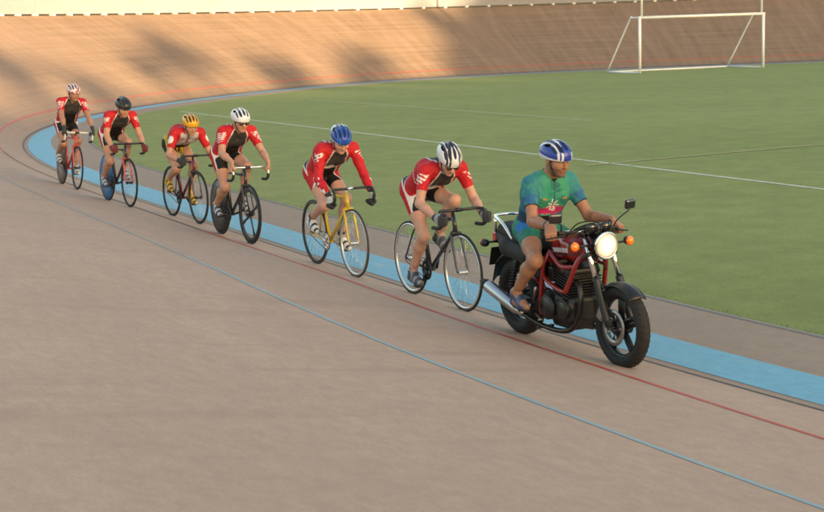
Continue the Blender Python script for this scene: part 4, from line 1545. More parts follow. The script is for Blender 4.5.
def yellow_jersey(v, I):
    J, P0, ax, fr_, TL = I['J'], I['P0'], I['ax'], I['fr'], I['TL']
    d = v - P0
    ta, fa, la = d @ ax, d @ fr_, v[:, 1]
    P = parts_of(v, I)
    c = np.tile(np.array((0.46, 0.45, 0.46)), (len(v), 1))
    c[(fa < 0.02) & (ta > TL * 0.5)] = RED
    c[(np.abs(la) > 0.12)] = RED
    c[(ta < TL * 0.45) & (fa > 0)] = BLK
    c[(np.abs(la) < 0.006) & (fa > 0)] = BLK
    c[(fa > 0) & (ta > TL * 0.5) & (np.abs(la) < 0.10) & (vnoise(v, 7.0, 3.0) > 0.42)] = RED
    c[(ta < TL * 0.35) & (fa < 0.02)] = (0.50, 0.34, 0.03)
    for s in (-1, 1):
        t_, d_ = P[('a', s)]
        pc = J[('sh', s)] + (J[('el', s)] - J[('sh', s)]) * 0.34 + V3(0.02, 0.05 * s, 0.02)
        c[np.linalg.norm(v - pc, axis=1) < 0.052] = WHT
    return c


def yellow_shorts(v, I):
    P = parts_of(v, I)
    c = np.tile(BLK, (len(v), 1))
    for s in (-1, 1):
        out = (v[:, 1] - I['hip'][s][1]) * s
        c[(v[:, 1] * s > 0) & (np.abs(out - 0.055) < 0.024)] = (0.55, 0.38, 0.02)
        c[(v[:, 1] * s > 0) & (np.abs(out + 0.06) < 0.018)] = (0.55, 0.38, 0.02)
    return c


RIDERS[3]['outfit']['jersey'] = yellow_jersey
RIDERS[3]['outfit']['shorts'] = yellow_shorts
for r in RIDERS:
    MW = place(*r['mid'], r['head'], r.get('lean', 0))
    r['bike']['crank'] = r['crank']
    make_bike(r['bike'], MW)
    J = cyclist_joints(r['crank'], r['sh'][0], r['sh'][1], r['grip'], r['face'], r['hd'], elbow_out=r.get('elbow', 0.4), arch=r.get('arch', 0.03))
    if 'scale' in r:
        k = r['scale']
        J.update(thl=0.435 * 0.97, shl=0.425 * 0.97)
    build_person(MW, J, r['outfit'], r['label'], GRP)

# ------------------------------------------------------------------ motorcycle
def build_motorcycle(MW):
    root = empty('motorcycle', MW, 'red and black motorcycle with round lit headlight, leading the cyclists', 'motorcycle')
    m_red = plain('red_tank_paint', (0.20, 0.008, 0.010), 0.18, noise=0.1, nscale=6, coat=0.8)
    m_frame = plain('red_frame_paint', (0.20, 0.008, 0.008), 0.32, noise=0.15, nscale=10, coat=0.4)
    m_blk = plain('black_engine_paint', (0.008, 0.0075, 0.0075), 0.45, noise=0.3, nscale=20)
    m_gloss = plain('black_gloss_paint', (0.010, 0.010, 0.011), 0.16, coat=0.6)
    m_chr = plain('chrome', (0.78, 0.77, 0.76), 0.10, metal=1.0)
    m_alu = plain('cast_aluminium', (0.06, 0.055, 0.053), 0.38, metal=0.9, noise=0.25, nscale=25)
    m_bright = plain('bright_aluminium', (0.32, 0.31, 0.30), 0.35, metal=0.9, noise=0.25, nscale=25)
    m_muf = plain('brushed_muffler', (0.46, 0.45, 0.46), 0.36, metal=1.0, noise=0.12, nscale=12)
    m_vinyl = plain('seat_vinyl', (0.007, 0.007, 0.0075), 0.72, noise=0.3, nscale=30, bump=0.2)
    m_rub = plain('black_rubber', (0.010, 0.0095, 0.0095), 0.8, noise=0.3)
    m_amber = plain('amber_lens', (0.85, 0.20, 0.01), 0.2, coat=0.6)
    m_redlens = plain('red_lens', (0.45, 0.012, 0.01), 0.2, coat=0.6)
    m_silver = plain('silver_graphic', (0.55, 0.55, 0.56), 0.3, coat=0.5)
    m_glass = plain('mirror_glass', (0.7, 0.7, 0.72), 0.05, metal=1.0)

    FH, RH = Vector((0.665, 0, 0.290)), Vector((-0.655, 0, 0.300))

    def wheel(c, rr, sec, hubr, disc_side):
        w = MB()
        rim = rr - sec * 1.55
        w.lathe([(rim + 0.022, -sec * 0.62), (rim + 0.002, -sec * 0.58), (rim - 0.022, -0.018), (rim - 0.022, 0.018), (rim + 0.002, sec * 0.58), (rim + 0.022, sec * 0.62), (rim + 0.004, sec * 0.4), (rim + 0.004, -sec * 0.4)], c, 'y', 56)
        w.lathe([(0.012, -0.07), (hubr, -0.058), (hubr, 0.058), (0.012, 0.07)], c, 'y', 28)
        for k in range(5):
            for dd in (-0.16, 0.16):
                a = k * 2 * math.pi / 5 + 0.35
                d0 = Vector((math.cos(a + dd * 1.8), 0, math.sin(a + dd * 1.8)))
                d1 = Vector((math.cos(a + dd * 0.35), 0, math.sin(a + dd * 0.35)))
                w.tube([c + d0 * (hubr - 0.005), c + d0 * 0.05 + d1 * (rim * 0.45), c + d1 * (rim - 0.012)], [0.017, 0.014, 0.017], 8, flat=0.8)
        wo_ = w.build('wheel', m_blk, root)
        t = MB()
        t.lathe([(rr - sec + sec * math.cos(a) * (1.0 if math.cos(a) > 0 else 0.78), sec * 1.02 * math.sin(a)) for a in np.linspace(0, 2 * math.pi, 17)[:-1]], c, 'y', 72)
        for k in range(44):                              # tread grooves as shallow blocks
            a = k * 2 * math.pi / 44
            d = Vector((math.cos(a), 0, math.sin(a)))
            e_ = Vector((-math.sin(a), 0, math.cos(a)))
            for s in (-1, 1):
                q0 = c + d * (rr - 0.0005) + Vector((0, 0.012 * s, 0))
                q1 = c + d * (rr - sec * 0.32) + Vector((0, sec * 0.76 * s, 0)) + e_ * 0.018
                t.tube([q0, q1], 0.0035, 4)
        t.build('tyre', m_rub, wo_)
        for s in disc_side:
            d = MB()
            d.lathe([(0.128, s * 0.070), (0.128, s * 0.075), (0.088, s * 0.075), (0.088, s * 0.070)], c, 'y', 48)
            for k in range(5):
                a = k * 2 * math.pi / 5
                d.tube([c + Vector((math.cos(a) * 0.05, s * 0.066, math.sin(a) * 0.05)), c + Vector((math.cos(a) * 0.095, s * 0.072, math.sin(a) * 0.095))], 0.010, 6, flat=0.5)
            d.build('brake_disc', m_bright, wo_)
        x = MB()
        x.tube([c + Vector((0, -0.115, 0)), c + Vector((0, 0.115, 0))], 0.010, 10)
        x.build('axle', m_alu, wo_)
        return wo_

    wheel(FH, 0.292, 0.050, 0.055, (-1,))
    wheel(RH, 0.302, 0.064, 0.075, ())

    # fork: chrome upper tubes, black lower legs
    RK = Vector((-0.438, 0, 0.899)).normalized()
    f0 = FH + Vector((-0.030, 0, 0.034))
    for s in (-1, 1):
        y = Vector((0, 0.098 * s, 0))
        l = MB()
        l.tube([f0 + y - RK * 0.03, f0 + y + RK * 0.02, f0 + y + RK * 0.30, f0 + y + RK * 0.315], [0.024, 0.029, 0.027, 0.029], 14)
        l.box(f0 + y + Vector((0.02, 0, 0)), (0.028, 0.018, 0.022), bevel=0.006)
        lo_ = l.build('fork_leg', m_blk, root)
        u = MB()
        u.tube([f0 + y + RK * 0.30, f0 + y + RK * 0.66], 0.0185, 14)
        u.build('fork_tube', m_chr, lo_)
    cl = MB()
    for h_, th in ((0.485, 0.016), (0.645, 0.014)):
        cl.box(f0 + RK * h_ + Vector((-0.015, 0, 0)), (0.038, 0.125, th), Matrix.Rotation(-0.45, 3, 'Y'), bevel=0.008)
    cl.tube([f0 + RK * 0.47 - Vector((0.04, 0, 0)), f0 + RK * 0.66 - Vector((0.04, 0, 0))], 0.028, 14)
    cl.build('triple_clamp', m_blk, root)
    cp_ = MB()
    cp_.box(FH + Vector((-0.10, -0.092, 0.085)), (0.035, 0.026, 0.050), Matrix.Rotation(0.5, 3, 'Y'), bevel=0.012)
    cp_.build('brake_caliper', m_bright, root)
    # front mudguard
    g = MB()
    rings = []
    for a in np.linspace(R(48), R(132), 18):
        row = []
        for b in np.linspace(-1, 1, 9):
            rr = 0.308 - 0.022 * b * b
            p = FH + Vector((math.cos(a) * rr, 0.060 * b, math.sin(a) * rr))
            row.append(g.bm.verts.new(p))
        rings.append(row)
    for A, B in zip(rings, rings[1:]):
        for i in range(8):
            g.bm.faces.new((A[i], A[i + 1], B[i + 1], B[i])).smooth = True
    go = g.build('front_mudguard', m_blk, root)
    md = go.modifiers.new('thick', 'SOLIDIFY')
    md.thickness = 0.005
    md.offset = 0
    ms = MB()
    for s in (-1, 1):
        ms.tube([FH + Vector((math.cos(a) * 0.288, 0.063 * s, math.sin(a) * 0.288)) for a in np.linspace(R(48), R(132), 16)], 0.0045, 6)
        ms.tube([FH + Vector((-0.06, 0.062 * s, 0.280)), f0 + Vector((0, 0.085 * s, 0)) + RK * 0.27], 0.007, 6)
    ms.build('mudguard_trim', m_alu, go)

    # headlight
    HL = Vector((0.475, 0, 0.832))
    hd = Vector((0.995, 0, -0.06)).normalized()
    h = MB()
    h.lathe([(0.0, -0.115), (0.045, -0.105), (0.078, -0.06), (0.092, 0.0), (0.086, 0.012), (0.0, 0.005)], HL, hd, 36, closed=False)
    ho = h.build('headlight', m_gloss, root)
    r_ = MB()
    r_.lathe([(0.087, 0.0), (0.096, 0.002), (0.098, 0.014), (0.091, 0.024), (0.084, 0.018)], HL, hd, 40)
    r_.build('headlight_rim', m_chr, ho)
    lens_m, lt, lb = new_mat('lit_headlight_lens')
    lb.inputs['Base Color'].default_value = (0.50, 0.43, 0.34, 1)
    lb.inputs['Roughness'].default_value = 0.25
    tcx = lt.nodes.new('ShaderNodeTexCoord')
    sub = lt.nodes.new('ShaderNodeVectorMath')
    sub.operation = 'DISTANCE'
    lt.links.new(tcx.outputs['Object'], sub.inputs[0])
    sub.inputs[1].default_value = HL + hd * 0.02 + Vector((0, 0.0, 0.0))
    rp = lt.nodes.new('ShaderNodeMapRange')
    rp.inputs['From Min'].default_value = 0.0
    rp.inputs['From Max'].default_value = 0.085
    rp.inputs['To Min'].default_value = 0.55
    rp.inputs['To Max'].default_value = 0.03
    lt.links.new(sub.outputs['Value'], rp.inputs['Value'])
    wv = lt.nodes.new('ShaderNodeTexWave')
    wv.bands_direction = 'Y'
    wv.inputs['Scale'].default_value = 24
    lt.links.new(tcx.outputs['Object'], wv.inputs['Vector'])
    ml = lt.nodes.new('ShaderNodeMath')
    ml.operation = 'MULTIPLY_ADD'
    ml.inputs[1].default_value = 0.025
    lt.links.new(wv.outputs['Fac'], ml.inputs[0])
    lt.links.new(rp.outputs['Result'], ml.inputs[2])
    lb.inputs['Emission Color'].default_value = (1.0, 0.72, 0.46, 1)
    lt.links.new(ml.outputs[0], lb.inputs['Emission Strength'])
    ln = MB()
    ln.lathe([(0.0, 0.034), (0.04, 0.030), (0.07, 0.022), (0.087, 0.012), (0.086, 0.009), (0.0, 0.009)], HL, hd, 36, closed=False)
    ln.build('headlight_lens', lens_m, ho)
    bk = MB()
    for s in (-1, 1):
        bk.tube([HL + Vector((-0.03, 0.09 * s, 0)), f0 + RK * 0.56 + Vector((0, 0.10 * s, 0))], 0.011, 8, flat=1.6)
    bk.build('headlight_bracket', m_blk, ho)
    # turn signals
    for s in (-1, 1):
        b0 = HL + Vector((-0.045, 0.085 * s, 0.0))
        b1 = HL + Vector((-0.04, 0.205 * s, 0.005))
        t = MB()
        t.tube([b0, b1], 0.009, 8)
        t.lathe([(0.0, -0.045), (0.028, -0.035), (0.034, 0.0), (0.0, 0.0)], b1 + Vector((0, 0.025 * s, 0)), 'x', 20, closed=False)
        to = t.build('turn_signal', m_blk, root)
        a = MB()
        a.lathe([(0.0, 0.028), (0.020, 0.025), (0.033, 0.012), (0.034, 0.001), (0.0, 0.001)], b1 + Vector((0, 0.025 * s, 0)), 'x', 20, closed=False)
        a.build('amber_lens', m_amber, to)
    # instruments
    ins = MB()
    IN = f0 + RK * 0.70 + Vector((0.05, 0, 0.0))
    for s in (-1, 1):
        ins.lathe([(0.0, -0.05), (0.04, -0.045), (0.052, 0.0), (0.050, 0.012), (0.044, 0.008), (0.0, 0.006)], IN + Vector((0, 0.058 * s, 0.0)), (-0.45, 0, 0.9), 26, closed=False)
    ins.box(IN + Vector((0.0, 0, -0.012)), (0.032, 0.055, 0.026), Matrix.Rotation(-0.45, 3, 'Y'), bevel=0.012)
    ino = ins.build('instrument_cluster', m_gloss, root)
    dl = MB()
    for s in (-1, 1):
        dl.lathe([(0.0, 0.009), (0.042, 0.009)], IN + Vector((0, 0.058 * s, 0.0)), (-0.45, 0, 0.9), 26, closed=False)
    dl.build('dial', plain('dial_face', (0.10, 0.10, 0.11), 0.2), ino)
    # handlebar
    HB = f0 + RK * 0.685 - Vector((0.035, 0, 0))
    pts = [HB + Vector((0, 0, 0.0)), HB + Vector((0.004, 0.09, -0.004)), HB + Vector((0.0, 0.15, -0.022)), HB + Vector((-0.04, 0.21, -0.035)), HB + Vector((-0.115, 0.335, -0.055))]
    full = [Vector((p.x, -p.y, p.z)) for p in pts[:0:-1]] + pts
    hb = MB()
    hb.tube(smooth_path(full, 6), 0.0115, 12)
    hbo = hb.build('handlebar', m_blk, root)
    grips = {}
    for s in (-1, 1):
        a_, b_ = Vector((pts[3].x, pts[3].y * s, pts[3].z)), Vector((pts[4].x, pts[4].y * s, pts[4].z))
        g0 = a_.lerp(b_, 0.22)
        gg = MB()
        gg.tube([g0, b_], 0.0165, 12)
        gg.lathe([(0.0, 0), (0.019, 0.0), (0.019, 0.012), (0.0, 0.014)], b_, (b_ - a_), 14, closed=False)
        gg.build('grip', m_rub, hbo)
        sw = MB()
        sw.box(a_.lerp(b_, 0.10), (0.022, 0.026, 0.022), bevel=0.006)
        sw.build('switch_block', m_blk, hbo)
        lv = MB()
        lv.tube(smooth_path([a_.lerp(b_, 0.1) + Vector((0.03, 0, 0.004)), a_.lerp(b_, 0.35) + Vector((0.072, 0, 0)), a_.lerp(b_, 1.08) + Vector((0.075, 0.0, -0.004))], 5), 0.0065, 8)
        lv.build('lever', m_blk, hbo)
        grips[s] = (g0.lerp(b_, 0.45), (a_ - b_).normalized())
        # mirror
        mi = MB()
        base = a_.lerp(b_, 0.08)
        mc = Vector((base.x + 0.075, 0.315 * s, 1.08 if s > 0 else 1.03))
        mi.tube(smooth_path([base + Vector((0.0, 0, 0.015)), base + Vector((0.03, 0.02 * s, 0.07)), mc + Vector((0.012, -0.012 * s, -0.035))], 5), 0.0055, 8)
        mm = Matrix.Rotation(0.25 * s, 3, 'Z') @ Matrix.Rotation(0.12, 3, 'Y')
        mi.box(mc, (0.016, 0.048, 0.036), mm, bevel=0.0155)
        mo = mi.build('mirror', m_gloss, root)
        gl_ = MB()
        gl_.box(mc + mm @ Vector((-0.0165, 0, 0)), (0.001, 0.040, 0.026), mm)
        gl_.build('mirror_glass', m_glass, mo)
    cb = MB()
    for s, o_ in ((-1, 0.0), (1, 0.02), (-1, 0.03)):
        p0_ = Vector((grips[s][0].x + 0.03, grips[s][0].y * 0.62, grips[s][0].z - 0.01))
        cb.tube(smooth_path([p0_, p0_ + Vector((0.09, -0.05 * s, 0.07 + o_)), HL + Vector((-0.03, 0.05 * s + o_, 0.14)), HL + Vector((-0.07, 0.03 * s, -0.08)), FH + Vector((-0.22, 0.03 * s, 0.36))], 6), 0.005, 6)
    cb.build('cables', m_rub, hbo)

    # tank (moulded), with silver side flash
    F = Field((-0.22, -0.2, 0.58), (0.36, 0.2, 0.98), 0.007)
    F.box((0.105, 0, 0.765), (0.185, 0.115, 0.085), rd=0.07, k=0.03)
    F.ell((0.12, 0, 0.80), (0.20, 0.125, 0.085), None, 0.05)
    F.cone((0.02, 0, 0.775), (-0.135, 0, 0.755), 0.085, 0.055, 0.06)
    F.cone((0.20, 0.06, 0.76), (0.27, 0.035, 0.775), 0.065, 0.045, 0.04)
    F.cone((0.20, -0.06, 0.76), (0.27, -0.035, 0.775), 0.065, 0.045, 0.04)
    for s in (-1, 1):
        F.ell((-0.03, 0.135 * s, 0.74), (0.13, 0.035, 0.10), None, 0.03, 'sub')
    F.box((0.09, 0, 0.64), (0.3, 0.045, 0.055), rd=0.02, k=0.01, op='sub')
    F.clip((0, 0, 0.665), (0.0, 0, -1))
    V, Q = F.mesh()
    c = np.tile(np.array((0.20, 0.008, 0.010)), (len(V), 1))
    band = V[:, 2] - (0.755 + 0.12 * (V[:, 0] - 0.05))
    side = np.abs(V[:, 1]) > 0.055
    c[side & (np.abs(band) < 0.016) & (V[:, 0] < 0.20)] = (0.50, 0.49, 0.49)
    c[side & (np.abs(band + 0.030) < 0.006)] = (0.03, 0.02, 0.02)
    c[V[:, 2] < 0.675] = (0.03, 0.02, 0.02)
    tank = add_obj('fuel_tank', np_mesh('fuel_tank', V, Q, c), attr_mat('tank_paint', 0.16), root)
    MB().lathe([(0.0, 0.0), (0.03, 0.0), (0.03, 0.012), (0.0, 0.016)], (0.13, 0, 0.882), 'z', 22, closed=False).build('filler_cap', m_chr, tank)

    # seat and tail
    F = Field((-0.95, -0.2, 0.6), (-0.05, 0.2, 0.9), 0.008)
    F.cone((-0.17, 0, 0.735), (-0.36, 0, 0.715), 0.055, 0.062, 0.03)
    for s in (-1, 1):
        F.cone((-0.30, 0.06 * s, 0.715), (-0.52, 0.07 * s, 0.745), 0.056, 0.056, 0.05)
        F.cone((-0.50, 0.075 * s, 0.775), (-0.80, 0.060 * s, 0.80), 0.068, 0.058, 0.05)
    F.cone((-0.50, 0, 0.775), (-0.80, 0, 0.81), 0.055, 0.050, 0.05)
    F.clip((0, 0, 0.685), (-0.12, 0, -1))
    add_obj('seat', np_mesh('seat', *F.mesh()), m_vinyl, root)
    F = Field((-0.95, -0.2, 0.45), (-0.1, 0.2, 0.85), 0.008)
    for s in (-1, 1):
        F.cone((-0.42, 0.10 * s, 0.69), (-0.84, 0.062 * s, 0.765), 0.038, 0.034, 0.03)
        F.box((-0.27, 0.115 * s, 0.60), (0.13, 0.022, 0.085), rd=0.02, k=0.02)
    F.cone((-0.60, 0, 0.70), (-0.88, 0, 0.765), 0.06, 0.04, 0.04)
    for s in (-1, 1):
        F.cone((-0.36, 0.105 * s, 0.655), (-0.66, 0.10 * s, 0.69), 0.075, 0.075, 0.04)
        F.cone((-0.66, 0.10 * s, 0.69), (-0.86, 0.06 * s, 0.755), 0.075, 0.04, 0.04)
    V, Q = F.mesh()
    add_obj('side_panel', np_mesh('side_panel', V, Q), m_vinyl, root)
    gr = MB()
    gr.tube(smooth_path([(-0.56, -0.135, 0.76), (-0.66, -0.150, 0.86), (-0.74, -0.148, 0.895), (-0.86, -0.11, 0.905), (-0.90, 0, 0.907), (-0.86, 0.11, 0.905), (-0.74, 0.148, 0.895), (-0.66, 0.150, 0.86), (-0.56, 0.135, 0.76)], 6), 0.0125, 12)
    for s in (-1, 1):
        gr.tube([(-0.84, 0.12 * s, 0.903), (-0.87, 0.10 * s, 0.78)], 0.011, 10)
    gr.build('grab_rail', m_chr, root)
    # rear mudguard, lamp, plate
    rm = MB()
    pr_ = [(-0.52, 0.62), (-0.66, 0.655), (-0.80, 0.65), (-0.91, 0.58), (-0.965, 0.42)]
    rr_ = []
    for x, z in pr_:
        rr_.append([rm.bm.verts.new((x + (0.02 if abs(b) == 1 else 0), 0.098 * b, z - 0.045 * b * b)) for b in (-1, -0.5, 0, 0.5, 1)])
    for A, B in zip(rr_, rr_[1:]):
        for i in range(4):
            rm.bm.faces.new((A[i], A[i + 1], B[i + 1], B[i])).smooth = True
    rmo = rm.build('rear_mudguard', m_blk, root)
    md = rmo.modifiers.new('thick', 'SOLIDIFY')
    md.thickness = 0.008
    tl = MB()
    tl.box((-0.925, 0, 0.735), (0.032, 0.085, 0.040), bevel=0.014)
    tl.box((-0.90, 0, 0.70), (0.05, 0.05, 0.03), bevel=0.01)
    tl.build('tail_light', m_redlens, rmo)
    npm = MB()
    npm.box((-0.965, 0, 0.575), (0.004, 0.10, 0.075), Matrix.Rotation(0.28, 3, 'Y'), bevel=0.002)
    npm.tube([(-0.92, 0, 0.66), (-0.955, 0, 0.60)], 0.02, 8)
    npm.build('number_plate', m_blk, rmo)
    for s in (-1, 1):
        t = MB()
        b1 = Vector((-0.90, 0.17 * s, 0.70))
        t.tube([Vector((-0.88, 0.05 * s, 0.70)), b1], 0.009, 8)
        t.lathe([(0.0, 0.045), (0.028, 0.035), (0.033, 0.0), (0.0, 0.0)], b1 + Vector((0, 0.02 * s, 0)), 'x', 18, closed=False)
        to = t.build('turn_signal', m_blk, root)
        a = MB()
        a.lathe([(0.0, -0.028), (0.020, -0.025), (0.032, -0.012), (0.033, -0.001), (0.0, -0.001)], b1 + Vector((0, 0.02 * s, 0)), 'x', 18, closed=False)
        a.build('amber_lens', m_amber, to)

    # red tubular frame
    fr = MB()
    for s in (-1, 1):
        y1, y2, y3 = 0.055 * s, 0.15 * s, 0.165 * s
        fr.tube(smooth_path([(0.33, y1, 0.79), (0.30, y2 * 0.8, 0.70), (0.245, y2, 0.56), (0.205, y3, 0.47)], 6), 0.018, 10)
        fr.tube(smooth_path([(0.205, y3, 0.475), (0.10, y3, 0.485), (-0.03, y3, 0.525), (-0.085, y3, 0.555)], 6), 0.0165, 10)
        fr.tube(smooth_path([(-0.055, y2 * 0.75, 0.74), (-0.075, y3, 0.64), (-0.10, y3, 0.52), (-0.145, y2, 0.36), (-0.16, y2 * 0.9, 0.25)], 6), 0.018, 10)
        fr.tube(smooth_path([(0.285, y2 * 0.85, 0.665), (0.17, y3, 0.655), (0.05, y2, 0.69), (-0.06, y2 * 0.8, 0.725)], 6), 0.0165, 10)
        fr.tube([(-0.07, y2 * 0.7, 0.66), (-0.40, 0.11 * s, 0.665), (-0.80, 0.08 * s, 0.73)], 0.014, 10)
        fr.tube([(-0.12, y2 * 0.8, 0.44), (-0.30, 0.12 * s, 0.52), (-0.47, 0.11 * s, 0.665)], 0.014, 10)
    fr.tube([(0.33, 0, 0.72), (0.345, 0, 0.86)], 0.032, 12)
    fr.build('frame', m_frame, root)

    # engine: finned block on a crankcase
    F = Field((-0.32, -0.22, 0.12), (0.36, 0.22, 0.66), 0.008)
    F.box((0.05, 0, 0.335), (0.19, 0.135, 0.105), rd=0.045, k=0.02)
    F.box((-0.14, 0, 0.32), (0.12, 0.115, 0.09), rd=0.05, k=0.03)
    F.box((0.06, 0, 0.225), (0.14, 0.10, 0.045), rd=0.03, k=0.02)
    F.cone((0.16, 0, 0.345), (0.16, -0.165, 0.345), 0.072, 0.072, 0.012, cut=True)
    F.cone((0.16, 0, 0.345), (0.16, 0.165, 0.345), 0.072, 0.072, 0.012, cut=True)
    F.cone((-0.03, 0, 0.33), (-0.03, -0.178, 0.33), 0.092, 0.092, 0.012, cut=True)
    F.cone((-0.03, 0, 0.33), (-0.03, 0.160, 0.33), 0.092, 0.092, 0.012, cut=True)
    F.cone((-0.19, 0, 0.31), (-0.19, -0.13, 0.31), 0.062, 0.062, 0.012, cut=True)
    F.cone((-0.19, 0, 0.31), (-0.19, 0.14, 0.31), 0.062, 0.062, 0.012, cut=True)
    eng = add_obj('engine', np_mesh('engine', *F.mesh()), m_blk, root)
    cy = MB()
    tilt = Matrix.Rotation(0.22, 3, 'Y')
    cx = Vector((0.085, 0, 0.40))
    for k in range(9):
        cy.box(cx + tilt @ Vector((0, 0, 0.022 * k + 0.02)), (0.105, 0.135, 0.005), tilt, bevel=0.003)
    cy.box(cx + tilt @ Vector((0, 0, 0.10)), (0.085, 0.112, 0.11), tilt, bevel=0.02)
    cy.box(cx + tilt @ Vector((0, 0, 0.225)), (0.080, 0.140, 0.030), tilt, bevel=0.022)
    cy.build('cylinder_block', m_blk, eng)
    for s in (-1, 1):
        for prof_, c_ in (([(0.0, s * 0.172), (0.048, s * 0.172), (0.058, s * 0.163), (0.058, s * 0.155)], (0.16, 0, 0.345)),
                          ([(0.0, s * 0.186), (0.070, s * 0.184), (0.078, s * 0.178), (0.084, s * 0.165)], (-0.03, 0, 0.33)),
                          ([(0.0, s * 0.152), (0.026, s * 0.150), (0.030, s * 0.138)], tuple(cx + tilt @ Vector((0, 0, 0.225))))):
            cv_ = MB()
            cv_.lathe(prof_, c_, 'y', 28, closed=False)
            cv_.build('engine_cover', m_alu, eng)
    cbm = MB()
    for s in (-1, 1):
        cbm.tube([(0.03, 0.07 * s, 0.58), (-0.06, 0.075 * s, 0.575)], 0.026, 12)
        cbm.box((-0.075, 0.075 * s, 0.56), (0.034, 0.034, 0.055), bevel=0.012)
    cbm.box((-0.20, 0, 0.58), (0.08, 0.085, 0.07), bevel=0.02)
    cbm.build('carburettor', m_alu, eng)
    # exhaust
    for s in (-1, 1):
        ex = MB()
        ex.tube(smooth_path([(0.165, 0.075 * s, 0.55), (0.255, 0.085 * s, 0.53), (0.300, 0.095 * s, 0.44), (0.285, 0.10 * s, 0.32), (0.21, 0.11 * s, 0.205), (0.06, 0.125 * s, 0.165), (-0.16, 0.145 * s, 0.175), (-0.36, 0.185 * s, 0.235)], 7), 0.0195, 12)
        exo = ex.build('exhaust', plain('dark_header_pipe', (0.06, 0.055, 0.05), 0.3, metal=0.9, noise=0.3), root)
        mu = MB()
        mu.tube([(-0.335, 0.18 * s, 0.228), (-0.375, 0.186 * s, 0.242), (-0.43, 0.193 * s, 0.262), (-0.80, 0.211 * s, 0.371), (-0.82, 0.212 * s, 0.377)], [0.022, 0.030, 0.046, 0.048, 0.044], 22)
        mu.build('muffler', m_muf, exo)
        ec = MB()
        ec.tube([(-0.815, 0.212 * s, 0.3755), (-0.85, 0.2135 * s, 0.386), (-0.90, 0.216 * s, 0.401)], [0.046, 0.038, 0.020], 18)
        ec.build('muffler_end', m_rub, exo)
    # swingarm, shocks, chain
    sw = MB()
    for s in (-1, 1):
        sw.tube([(-0.21, 0.10 * s, 0.33), (-0.45, 0.108 * s, 0.325), tuple(RH + Vector((-0.05, 0.108 * s, 0)))], [0.026, 0.022, 0.020], 10, flat=0.7)
    sw.build('swingarm', m_blk, root)
    for s in (-1, 1):
        sh = MB()
        a_, b_ = Vector((-0.62, 0.125 * s, 0.335)), Vector((-0.50, 0.125 * s, 0.67))
        sh.tube([a_, a_.lerp(b_, 0.5), b_], [0.012, 0.012, 0.020], 10)
        hx = [a_.lerp(b_, 0.12 + 0.68 * i / 80) + Vector((math.cos(i * 0.75) * 0.026, math.sin(i * 0.75) * 0.026, 0)) for i in range(81)]
        sh.tube(hx, 0.0048, 6)
        sh.build('shock_absorber', m_blk, root)
    ch = MB()
    ch.tube([(-0.19, 0.085, 0.36), (-0.66, 0.085, 0.40), (-0.75, 0.085, 0.312), (-0.66, 0.085, 0.225), (-0.19, 0.085, 0.27)], 0.008, 6, closed=True)
    ch.lathe([(0.085, 0.08), (0.085, 0.09), (0.05, 0.09), (0.05, 0.08)], RH, 'y', 30)
    ch.build('chain', m_blk, root)
    for s in (-1, 1):
        fp = MB()
        fp.tube([(-0.27, 0.12 * s, 0.285), (-0.27, 0.185 * s, 0.285)], 0.012, 8)
        fp.tube([(-0.27, 0.175 * s, 0.285), (-0.27, 0.265 * s, 0.285)], 0.019, 10)
        fp.box((-0.22, 0.14 * s, 0.31), (0.075, 0.010, 0.045), bevel=0.008)
        fpo = fp.build('footpeg', m_rub, root)
        pl = MB()
        pl.tube(smooth_path([(-0.20, 0.165 * s, 0.255), (-0.10, 0.185 * s, 0.235), (-0.05, 0.20 * s, 0.24), (-0.05, 0.235 * s, 0.24)], 5), 0.007, 8)
        pl.tube([(-0.24, 0.152 * s, 0.32), (-0.20, 0.160 * s, 0.42), (-0.18, 0.162 * s, 0.46)], 0.012, 8, flat=1.6)
        pl.build('pedal', m_bright, fpo)
    st = MB()
    st.tube([(-0.06, 0.13, 0.20), (-0.30, 0.17, 0.145)], 0.012, 8)
    st.tube([(-0.06, -0.10, 0.18), (-0.24, -0.13, 0.135)], 0.012, 8)
    st.build('stand', m_alu, root)
    return grips


MOTO_MW = place(1.135, 10.036, -63.5)
grips = build_motorcycle(MOTO_MW)


